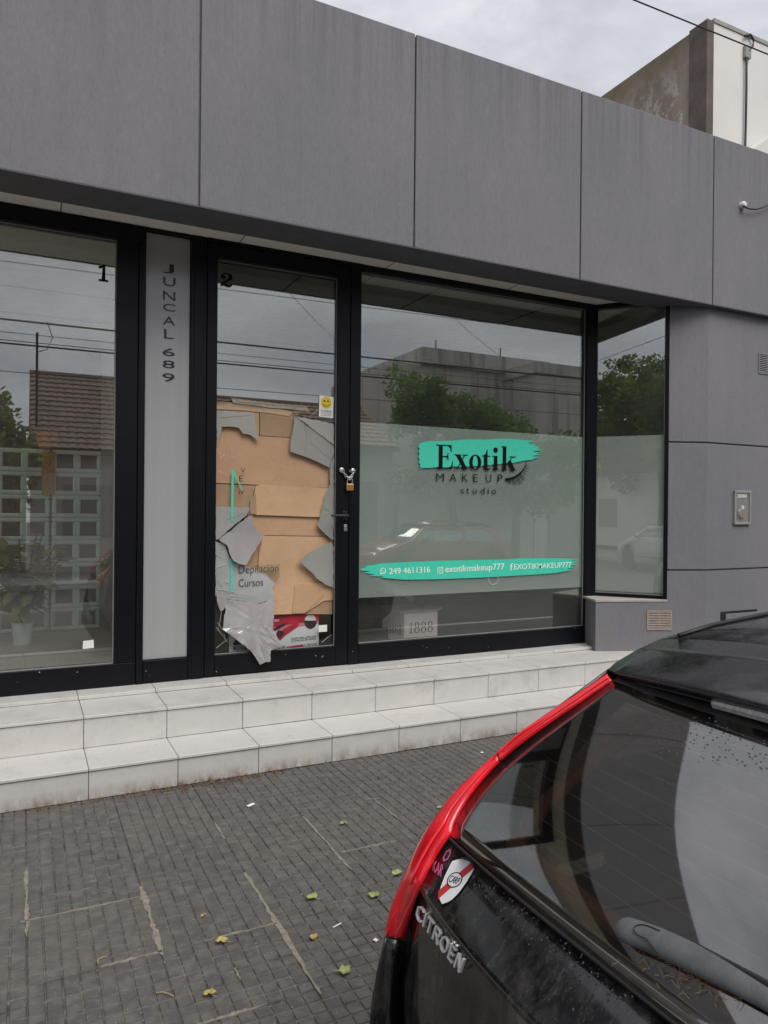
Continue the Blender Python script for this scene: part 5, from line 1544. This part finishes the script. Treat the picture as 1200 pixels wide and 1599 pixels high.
    # wheels
    for wx in wr:
        for sy in (1, -1):
            w = sub('wheel', car, (wx, YC+sy*.76, .155))
            c = (wx, YC+sy*.76, .155)
            m = MB().lathe([(.20, -.09), (.285, -.095), (.305, -.07), (.305, .07), (.285, .095), (.20, .09)], 30); m.v = [(c[0]+x, c[1]+z, c[2]+y) for x, y, z in m.v]; m.build('tyre', M_TYRE, w, smooth=False)
            m = MB().lathe([(.001, -.06), (.05, -.07), (.06, -.05), (.19, -.05), (.20, -.092), (.205, .09), (.001, .09)], 24); m.v = [(c[0]+x, c[1]-sy*z, c[2]+y) for x, y, z in m.v]; m.build('rim', M_RIM, w)
            for k in range(5):
                a = 2*math.pi*k/5; m = MB().tube([(c[0]+.03*math.cos(a), c[1]+sy*.075, c[2]+.03*math.sin(a)), (c[0]+.19*math.cos(a), c[1]+sy*.07, c[2]+.19*math.sin(a))], .02, 6); m.build('spoke', M_RIM, w)
            m = MB().lathe([(.30, -.12), (.345, -.12), (.345, .10), (.30, .10)], 30); m.v = [(c[0]+x, c[1]-sy*.02+z*.5, c[2]+y) for x, y, z in m.v]
    # number plate
    return car, rows, gl_rows

car, TROWS, GROWS = build_car('parked_car', 'black hatchback with tall red tail lamps parked in front of the shop', M_BLACKPAINT, None)
def surf_pt(u, v, rows):
    """where the ray through a photo point meets the tailgate skin"""
    d = ray(u, v); C0 = Vector((0, 0, EYE)); best = None
    from mathutils.geometry import intersect_ray_tri
    for r in range(len(rows)-1):
        for k in range(len(rows[0])-1):
            a, b, c, e = rows[r][k], rows[r][k+1], rows[r+1][k+1], rows[r+1][k]
            for t in ((a, b, c), (a, c, e)):
                h = intersect_ray_tri(*t, d, C0, True)
                if h is not None and (best is None or (h-C0).length < (best[0]-C0).length):
                    n = (t[1]-t[0]).cross(t[2]-t[0]).normalized()
                    if n.dot(d) > 0: n = -n
                    best = (h, n)
    return best
def on_skin(name, vs, fs, mat, corners, off, depth, rows=None, label=None, flat=False):
    """map a flat outline in the unit square through the 4 photo corners (bl, br, tr, tl) onto the car skin"""
    rows = rows or TROWS
    x0 = min(v[0] for v in vs); x1 = max(v[0] for v in vs); y0 = min(v[1] for v in vs); y1 = max(v[1] for v in vs)
    bl, br, tr, tl = corners
    P = parent_world(car)
    bm = bmesh.new(); bv = []; nn = []
    pl = None
    if flat:
        hs = []
        for a in (0, .25, .5, .75, 1):
            for b in (0, .3, .6):
                h = surf_pt(bl[0]+(br[0]-bl[0])*a+(tl[0]-bl[0])*b, bl[1]+(br[1]-bl[1])*a+(tl[1]-bl[1])*b, rows)
                if h: hs.append(h)
        e1 = (hs[-2][0]-hs[1][0]).normalized(); nm = sum((h[1] for h in hs), Vector()); nm = (nm-e1*nm.dot(e1)).normalized()
        c0 = max((h[0] for h in hs), key=lambda q: q.dot(nm)); pl = (c0, nm)
    for v in vs:
        a, b = (v[0]-x0)/(x1-x0), (v[1]-y0)/(y1-y0)
        u = bl[0]*(1-a)*(1-b)+br[0]*a*(1-b)+tr[0]*a*b+tl[0]*(1-a)*b
        w = bl[1]*(1-a)*(1-b)+br[1]*a*(1-b)+tr[1]*a*b+tl[1]*(1-a)*b
        h = surf_pt(u, w, rows) if pl is None else (onP(u, w, pl[0], pl[1]), pl[1])
        if h is None: h = (onP(u, w, (.80, 0, .77), (1, 0, -.25)), Vector((-1, 0, .2)).normalized())
        bv.append(bm.verts.new(h[0]+h[1]*(off+(v[2] if len(v) > 2 else 0))-P)); nn.append(h[1])
    for f in fs:
        try: bm.faces.new([bv[i] for i in f])
        except ValueError: pass
    na = sum(nn, Vector())/len(nn)
    lv = [v for v in bm.verts if not v.link_faces]
    if lv: bmesh.ops.delete(bm, geom=lv, context='VERTS')
    bmesh.ops.recalc_face_normals(bm, faces=bm.faces[:])
    for f in bm.faces:
        if f.normal.dot(na) < 0: f.normal_flip()
    if depth:
        r = bmesh.ops.extrude_face_region(bm, geom=bm.faces[:])
        for e in r['geom']:
            if isinstance(e, bmesh.types.BMVert): e.co += na.normalized()*depth
        bmesh.ops.recalc_face_normals(bm, faces=bm.faces[:])
    me = bpy.data.meshes.new(name); bm.to_mesh(me); bm.free(); me.materials.append(mat)
    ob = bpy.data.objects.new(name, me); COL.objects.link(ob); ob.parent = car
    if label: ob['label'] = label
    return ob
# maker's name in chrome letters: C I T R O E N with two dots on the E
def chrome_word():
    g = GL(); w = .13; x = 0
    def S_(pts): g.stroke([(x+a, b) for a, b in pts], w)
    S_([(.55, .82), (.45, .95), (.25, .95), (.07, .78), (.07, .22), (.25, .05), (.45, .05), (.55, .18)]); x += .72
    S_([(.07, 0), (.07, 1)]); x += .26
    S_([(0, .94), (.6, .94)]); S_([(.3, .9), (.3, 0)]); x += .72
    S_([(.07, 0), (.07, .94), (.40, .94), (.52, .82), (.52, .62), (.40, .5), (.10, .5)]); S_([(.30, .5), (.55, 0)]); x += .74
    g.ring(x+.33, .5, .36, .52, .23, .39, 22); x += .82
    S_([(.5, .06), (.07, .06), (.07, .94), (.5, .94)]); S_([(.07, .5), (.45, .5)]); g.dot(x+.16, 1.22, .085, 10); g.dot(x+.42, 1.22, .085, 10); x += .68
    S_([(.07, 0), (.07, .95), (.1, .95), (.52, .05), (.55, .05), (.55, 1)])
    return g.v, g.f
vs, fs = chrome_word()
on_skin('chrome_lettering', vs, fs, M_CHROME, ((652, 1432), (722, 1521), (732, 1491), (659, 1405)), .0005, .006, flat=True)
_md = [o for o in car.children if o.name.startswith('chrome_lettering')][0].modifiers.new('bevel', 'BEVEL'); _md.width = .0022; _md.segments = 2; _md.limit_method = 'ANGLE'
# club crest sticker
def crest_outline():
    return [(.5, 0), (.24, .10), (.09, .30), (.02, .55), (.0, .84), (.04, .90), (.10, .885), (.22, .93), (.34, .955), (.5, 1.0), (.66, .955), (.78, .93), (.90, .885), (.96, .90), (1, .84), (.98, .55), (.91, .30), (.76, .10)]
CR = ((671, 1409), (709, 1421), (751, 1345), (712, 1331))
def crq(pts, k): return [(x, y, k*.0004) for x, y in pts]
def crest_part(name, polys, mat, k, label=None):
    rows_ = 14; P_ = polys[0]; v = []; f = []
    def span(y):
        xs = []
        for (x0, y0), (x1, y1) in zip(P_, P_[1:]+P_[:1]):
            if (y0-y)*(y1-y) <= 0 and y0 != y1: xs.append(x0+(x1-x0)*(y-y0)/(y1-y0))
        return (min(xs), max(xs)) if xs else (.5, .5)
    ymin, ymax = min(p[1] for p in P_), max(p[1] for p in P_)
    ys = [ymin+.004+(ymax-ymin-.008)*i/rows_ for i in range(rows_+1)]
    for y in ys:
        x0, x1 = span(y)
        for j in range(7): v.append((x0+(x1-x0)*j/6, y, k*.0004))
    for i in range(rows_):
        for j in range(6): f.append((i*7+j, i*7+j+1, i*7+j+8, i*7+j+7))
    v += [(0, 0, k*.0004), (1, 1, k*.0004)]
    return on_skin(name, v, f, mat, CR, .0012, .0003, label=label)
crest_part('club_crest', [crest_outline()], M_BLACKV, 0, 'shield shaped club sticker')
ins_ = [(.5+(x-.5)*.89, .5+(y-.5)*.93) for x, y in crest_outline()]
crest_part('crest_field', [ins_], M_PAPER, 1)
lo_ = [(.27, .09), (.955, .865)]; hi_ = [(.135, .245), (.745, .925)]
sv = []; sf = []
for i in range(9):
    f = i/8
    for j in range(4):
        g_ = j/3; p0 = [lo_[0][k]*(1-f)+lo_[1][k]*f for k in (0, 1)]; p1 = [hi_[0][k]*(1-f)+hi_[1][k]*f for k in (0, 1)]
        sv.append((p0[0]*(1-g_)+p1[0]*g_, p0[1]*(1-g_)+p1[1]*g_, .0009))
for i in range(8):
    for j in range(3): sf.append((i*4+j, i*4+j+1, i*4+j+5, i*4+j+4))
on_skin('crest_sash', sv+[(0, 0, .0009), (1, 1, .0009)], sf, plain('sticker_red', (.52, .03, .035), .5), CR, .0012, .0003)
g = GL(); g.ring(.5, .52, .27, .150, .235, .130, 24); v = [(x, y, .0013) for x, y, z in g.v]+[(0, 0, .0013), (1, 1, .0013)]
on_skin('crest_ring', v, g.f, M_BLACKV, CR, .0012, .0003)
g = GL(); g.dot(.5, .52, .235, 22); v = [(.5+(x-.5), .52+(y-.52)*.555, .0012) for x, y, z in g.v]+[(0, 0, .0012), (1, 1, .0012)]
on_skin('crest_disc', v, g.f, M_PAPER, CR, .0012, .0002)
tv, tf = text_verts('CARP', thin=.004)
x0 = min(p[0] for p in tv); x1 = max(p[0] for p in tv); y0 = min(p[1] for p in tv); y1 = max(p[1] for p in tv)
v = [(.31+.38*(p[0]-x0)/(x1-x0), .455+.13*(p[1]-y0)/(y1-y0), .0018) for p in tv]+[(0, 0, .0018), (1, 1, .0018)]
on_skin('crest_monogram', v, tf, M_BLACKV, CR, .0012, .0003)
# pink sticker
M_PINKST = plain('pink_sticker', (.50, .12, .26), .5)
tv, tf = text_verts('KAR', thin=.01)
on_skin('pink_sticker', [(p[0], p[1], 0) for p in tv], tf, M_PINKST, ((676, 1360), (690, 1370), (695, 1352), (679, 1343)), .0015, .0006)
g = GL(); hx6 = [(math.cos(math.pi/3*k+.5), math.sin(math.pi/3*k+.5)) for k in range(7)]; g.stroke(hx6, .34)
on_skin('pink_sticker', g.v, g.f, M_PINKST, ((690, 1345), (698, 1348), (708, 1327), (701, 1325)), .0015, .0006)
# rear wiper
wp = [surf_pt(u, v, GROWS) for u, v in ((992, 1461), (1030, 1475), (1080, 1498), (1140, 1530), (1185, 1556))]
wp = [(h[0]+h[1]*.018) for h in wp if h]
ext = wp[-1]+(wp[-1]-wp[-2])*2.2
wv_ = sub('rear_wiper', car, wp[0])
d0 = (wp[1]-wp[0]).normalized()
cl0 = resample([wp[0]]+wp[1:]+[ext], 26)
path = [wp[0]-d0*.0235, wp[0]-d0*.0215, wp[0]-d0*.017, wp[0]-d0*.009]+cl0
rad = [.005, .0100, .0152, .0190]+[.0206+.0006*math.sin(k*.3)-.0105*max(0, (k-9)/16)**1.2 for k in range(26)]
MB().tube(path, rad, 18, flat=.62, up=(-.7, 0, .7)).build('wiper_arm', M_WIPER, wv_, smooth=True)
nrm = Vector((-.68, 0, .74)).normalized()
sdw = d0.cross(nrm).normalized()
def seam(a0, pts):
    q = resample([wp[0]+d0*x+sdw*y+nrm*(.0148-.010*abs(y/.022)**2.2) for x, y in pts], 22)
    MB().tube(q, .0009, 5).build('cap_seam', M_BLACKTRIM, wv_)
seam(0, [(.060, -.012), (.040, -.013), (.026, -.011), (.018, -.004), (.020, .003), (.030, .0065), (.045, .008), (.055, .014), (.066, .020)])
MB().tube([wp[2]-nrm*.010-sdw*.02, wp[4]-nrm*.010-sdw*.02 if len(wp) > 4 else ext, ext-nrm*.01-sdw*.02], .006, 6).build('wiper_blade', M_BLACKTRIM, wv_)
# dry grass caught under the wiper
st = MB(); rn = random.Random(77)
for _ in range(80):
    u = rn.gauss(1062, 40); v = 1512+(u-1062)*.42+abs(rn.gauss(0, 16)); h = surf_pt(u, v, GROWS) or surf_pt(u, v, TROWS)
    if not h: continue
    p = h[0]+h[1]*.003; d = Vector((rn.uniform(-1, 1), rn.uniform(-1, 1), rn.uniform(-1, 1))); d = (d-h[1]*d.dot(h[1])).normalized()*rn.uniform(.003, .016)
    st.tube([p, p+d*.5+h[1]*.003, p+d], .00042, 4)
o = struct(st.build('dry_straw', M_STRAW), 'stuff')
# water drops and dust trails on the tailgate and screen
dr = MB(); rn = random.Random(31)
for _ in range(420):
    if rn.random() < .6:
        u = rn.uniform(720, 1010); v = 1340+(u-720)*.62+abs(rn.gauss(0, 40)); h = surf_pt(u, v, TROWS)
    else:
        u = rn.uniform(980, 1200); v = rn.uniform(1105, 1180)+(u-980)*.1; h = surf_pt(u, v, GROWS)
    if not h: continue
    n = h[1]; a = n.orthogonal().normalized(); b = n.cross(a); r = rn.uniform(.0008, .0024)
    p = h[0]+n*.0004; k = 7
    vs = [p+(a*math.cos(2*math.pi*i/k)+b*math.sin(2*math.pi*i/k))*r for i in range(k)]+[p+n*r*.45]
    dr.add(vs, [(i, (i+1) % k, k) for i in range(k)])
t = NT('water_drop'); t.bsdf((.02, .02, .022), .03, spec=.9, coat=1)
struct(dr.build('water_drops', t.m, smooth=True), 'stuff')

# other parked cars across the street (seen only as reflections)
def other_car(label, paint, x, y, rot):
    c, _, _ = build_car('parked_car', label, paint, 'cars parked across the street', detail=False)
    c.location = (x, y, -.15); c.rotation_euler = (0, 0, rot); return c
other_car('red hatchback parked across the street, mirrored in the display window', M_REDPAINT, 9.3, -5.5, math.pi)
other_car('silver hatchback parked across the street near the tall trees', M_SILVERPAINT, -7.5, -5.5, math.pi)

# ================================================================== NEIGHBOUR BEHIND THE SHOP
nb = thing('neighbour_building', 'taller white building with a stained bare side wall above the shop roof', 'building', (8.5, 6.0, 0))
NX, NY, NZ = 7.13, 6.0, 7.39
MB().box(NX, NX+.18, NY+.02, 15, 0, NZ-.01).build('side_wall', M_STAIN, nb)
MB().box(NX+.10, 13, NY, NY+.2, 0, NZ).build('front_wall', M_WHITEWALL, nb)
MB().box(NX-.015, NX+.098, NY-.006, NY+.25, 0, NZ+.012).build('corner_pier', plain('dark_corner_render', (.12, .10, .085), .9, var=.3, scale=4), nb)
MB().box(NX+.19, 13, NY+.2, 15, NZ-.25, NZ-.1).build('flat_roof', M_KERB, nb)
MB().box(NX+.1, 13, NY-.012, NY+.26, NZ+.002, NZ+.05).build('coping', plain('weathered_coping', (.34, .33, .31), .85, var=.2), nb)
pts = [onY(u, v, NY-.03) for u, v in ((1163, 56), (1172, 54), (1177, 62), (1176, 72), (1169, 80), (1166, 90), (1166, 140), (1165, 190), (1164, 235))]
MB().tube(pts, .014, 6).build('service_cable', M_CABLE, nb)
q = onY(1168, 80, NY-.03); MB().box(q.x-.05, q.x+.05, NY-.04, NY-.001, q.z-.08, q.z+.06).build('cable_clamp', M_SHUTTER, nb)
q = [onY(u, v, NY-.3) for u, v in ((1180, 228), (1230, 200), (1230, 250), (1200, 240))]
nr = MB().prism([onY(1178, 232, 5.6), onY(1215, 205, 5.6), onY(1260, 222, 5.6), onY(1260, 262, 5.6)], (0, .25, 0)).build('roof_canopy', M_WHITEWALL)
recentre(nr); tag(nr, 'pale roof end standing just behind the shop parapet at the far right', 'roof')
# street wire above the shop and the wires of the far pavement
def wire(p0, p1, sag, r, label, n=16):
    p0, p1 = Vector(p0), Vector(p1)
    pts = [p0.lerp(p1, i/n)+Vector((0, 0, -sag*4*(i/n)*(1-i/n))) for i in range(n+1)]
    return tag(MB().tube(pts, r, 6).build('overhead_wire', M_CABLE), label, 'wire', 'overhead wires along the street')
a = onY(990, 0, 2.6); b = onY(1200, 85, 2.6); sl = (b.z-a.z)/(b.x-a.x)
wire((a.x-14, 2.6, a.z-14*sl+.1), (a.x+16, 2.6, a.z+16*sl+.1), .1, .0036, 'thin black wire crossing the sky in front of the white building')
WL = [(-7.3, 5.75, .022, 'thick upper wire above the opposite pavement'), (-7.3, 5.23, .020, 'thick lower wire above the opposite pavement'), (-7.6, 5.36, .009, 'thin wire just above the thick lower one across the street'), (-8.0, 5.62, .007, 'thin slack wire nearest the opposite houses'), (-6.9, 4.55, .008, 'lowest thin wire above the opposite pavement')]
for y, z, r, lb in WL: wire((-25, y, z+.1), (30, y, z+.35), .25, r, lb)
wire((4.5, -1.2, 7.2), (14.5, -9.4, 6.6), .15, .006, 'diagonal service wire running across the street to the concrete building')
wire((2.5, -1.0, 6.6), (9.5, -9.2, 5.6), .15, .005, 'diagonal service wire running across the street to the tiled house')

# ================================================================== ACROSS THE STREET (mirrored in the glass)
def tiled_house(name, label, x0, x1, y, zeave, zridge, depth, mat, rows, cols):
    h = thing(name, label, 'house', ((x0+x1)/2, y-2, 0))
    MB().box(x0+.05, x1-.05, y-depth*2, y-.4, 0, zeave+.05).build('wall', M_HOUSE, h)
    # gable ends
    for xx in (x0+.02, x1-.22): MB().prism([(xx, y-.35, zeave), (xx, y-depth*2+.35, zeave), (xx, y-depth, zridge-.05)], (.2, 0, 0)).build('gable', M_WHITEWALL, h)
    sl_ = Vector((0, -depth, zridge-zeave)); ln = sl_.length; sl_n = sl_.normalized(); up = Vector((0, (zridge-zeave), depth)).normalized()
    tm = {}
    for r in range(rows):
        m = MB()
        for c in range(cols):
            w = (x1-x0)/cols; xa = x0+c*w; base = Vector((xa, y, zeave))+sl_n*(ln*r/rows); l = ln/rows*1.12
            vs = []
            for s in (0, 1):
                for k in range(5):
                    f = k/4; hgt = .028*math.sin(math.pi*f*1.0)+.03*(1-s)+.012
                    vs.append(base+Vector((w*f, 0, 0))+sl_n*l*s+up*hgt)
            m.add(vs, [(k, k+1, 6+k, 5+k) for k in range(4)]+[(0, 4, 3, 2, 1)][:0])
        m.build('tile_course', mat, h, solid=.012)
    MB().prism([(x0, y, zeave-.02), (x0, y-depth, zridge-.02), (x0, y-depth, zridge-.12), (x0, y, zeave-.12)], (x1-x0, 0, 0)).build('roof_deck', M_WOOD, h)
    MB().prism([(x0, y-2*depth, zeave-.02), (x0, y-depth-.002, zridge), (x0, y-depth-.002, zridge-.12), (x0, y-2*depth, zeave-.12)], (x1-x0, 0, 0)).build('roof_deck', mat, h)
    MB().tube([(x0, y-depth, zridge+.02), (x1, y-depth, zridge+.02)], .09, 8).build('ridge', mat, h)
    return h
h1 = tiled_house('tiled_house', 'brown tiled gabled house across the street, mirrored in door 1', .12, 4.35, -8.9, 3.05, 5.32, 2.9, M_ROOFTILE, 15, 20)
MB().tube([(.27, -9.6, 3.3), (.27, -9.6, 6.0)], .03, 8).build('mast', M_CABLE, h1)
MB().tube([(.27, -9.6, 5.5), (.50, -9.6, 5.6), (.62, -9.6, 5.9), (.5, -9.6, 6.3)], .012, 6).build('aerial', M_CABLE, h1)
for x0, x1, z0, z1, mm, nm in ((.9, 2.1, .9, 2.2, M_CARGLASS, 'window'), (2.7, 3.6, .05, 2.2, M_WOOD, 'door')):
    MB().box(x0, x1, -9.34, -9.27, z0, z1).build(nm, M_WOOD if nm == 'door' else M_SHUTTER, h1)
h2 = tiled_house('tiled_house', 'long low house with a rust brown tiled roof across the street', 4.45, 10.4, -9.3, 3.55, 5.1, 3.0, M_ROOFTILE2, 10, 26)
MB().box(5.2, 6.6, -9.74, -9.66, .9, 2.3).build('window', M_SHUTTER, h2); MB().box(7.4, 9.8, -9.74, -9.66, .05, 2.5).build('garage_door', M_SHUTTER, h2)
cb_ = thing('concrete_building', 'tall streaked concrete building across the street, mirrored in the display window', 'building', (15, -11, 0))
MB().box(11.2, 17.3, -17, -11.2, 0, 6.62).build('wall', M_STREAK, cb_)
MB().box(12.1, 17.5, -17, -11.0, 6.62, 7.2).build('parapet', M_STREAK, cb_)
MB().box(15.6, 19.5, -15, -9.35, 0, 6.35).build('front_block', M_STREAK, cb_)
MB().box(15.5, 19.6, -15.1, -9.25, 6.352, 6.72).build('front_parapet', M_STREAK, cb_)
MB().box(16.2, 18.9, -9.36, -9.30, .05, 2.9).build('shutter', M_SHUTTER, cb_)
for x in (13.2, 16.0): MB().tube([(x, -12, 7.2), (x, -12, 7.75)], .03, 6).build('vent_pipe', M_SHUTTER, cb_)
lw_ = MB().box(-3.1, .05, -9.6, -9.4, 0, 2.6).build('garden_wall', plain('tan_wall', (.22, .185, .145), .9)); recentre(lw_); tag(lw_, 'short tan garden wall behind the olive tree by the white gable', 'wall')
lw_ = MB().box(10.45, 15.5, -9.5, -9.3, 0, 2.3).build('garden_wall', M_HOUSE); recentre(lw_); tag(lw_, 'pale garden wall under the tree across the street', 'wall')
ph = thing('long_house', 'long pale house with a low brown roof behind the tall olive trees', 'house', (-14, -13, 0))
MB().box(-27, -3.2, -17, -11.6, 0, 3.5).build('wall', M_WHITEWALL, ph)
MB().prism([(-27.3, -11.2, 3.45), (-27.3, -14.3, 4.7), (-27.3, -17.4, 3.45)], (24.4, 0, 0)).build('roof', M_ROOFTILE2, ph)
for x in (-7, -11.5, -16, -21): MB().box(x, x+1.5, -11.66, -11.57, .9, 2.3).build('window', M_SHUTTER, ph)
MB().box(-9.6, -8.5, -11.66, -11.57, .02, 2.3).build('door', M_WOOD, ph)
def tree(label, x, y, h, r, mat, seed, n=15000, leaf=.19):
    rn = random.Random(seed)
    t = thing('street_tree', label, 'tree', (x, y, 0), 'trees across the street')
    m = MB(); m.tube([(x, y, -.05), (x+.05, y, h*.25), (x-.03, y+.04, h*.5)], [.17, .13, .09], 9)
    tips = []
    for k in range(9):
        a = 2*math.pi*k/9+rn.uniform(-.3, .3); rr = r*rn.uniform(.4, .85); zz_ = h*rn.uniform(.5, .92)
        e = Vector((x+math.cos(a)*rr, y+math.sin(a)*rr, zz_)); tips.append(e)
        m.tube([(x, y, h*rn.uniform(.28, .5)), (x+math.cos(a)*rr*.45, y+math.sin(a)*rr*.45, h*.58), e], [.06, .04, .015], 6)
    tips.append(Vector((x, y, h*.93)))
    m.build('trunk', M_BARK, t)
    cl_ = []
    for e in tips:
        for _ in range(9): cl_.append((e+Vector((rn.gauss(0, r*.22), rn.gauss(0, r*.22), rn.gauss(0, h*.07))), r*rn.uniform(.14, .30)))
    f = MB(); vs = []; fs = []
    for _ in range(n):
        c, cr_ = rn.choice(cl_); d = Vector((rn.gauss(0, 1), rn.gauss(0, 1), rn.gauss(0, 1))).normalized()*cr_*rn.random()**.4
        p = c+d
        if p.z < h*.28: continue
        s = leaf*rn.uniform(.5, 1.15); a = Vector((rn.gauss(0, 1), rn.gauss(0, 1), rn.gauss(0, .6))).normalized(); b = a.orthogonal().normalized(); b = (Quaternion(a, rn.uniform(0, 6.28)) @ b)
        o = len(vs); vs += [p, p+a*s*.5+b*s*.28, p+a*s, p+a*s*.5-b*s*.28]; fs.append((o, o+1, o+2, o+3))
    f.add(vs, fs); f.build('crown', mat, t)
    return t
tree('round green tree before the concrete building across the street', 11.4, -7.9, 5.0, 1.9, M_LEAF_A, 1)
tree('low spreading green tree right of the round one across the street', 14.0, -8.3, 4.3, 1.8, M_LEAF_A, 2)
tree('olive tree at the white gable of the brown tiled house', -1.3, -8.2, 4.3, 1.5, M_LEAF_B, 3)
for i, (x, h_) in enumerate(((-8.2, 6.6), (-12.0, 7.6), (-16.0, 8.2), (-20.0, 8.2))):
    tree(['shortest of the tall olive trees before the long pale house', 'second of the tall olive trees before the long pale house', 'third of the tall olive trees before the long pale house', 'farthest of the tall olive trees before the long pale house'][i], x, -10.6-.4*i, h_, 2.6, M_LEAF_B, 10+i, 16000, .27)
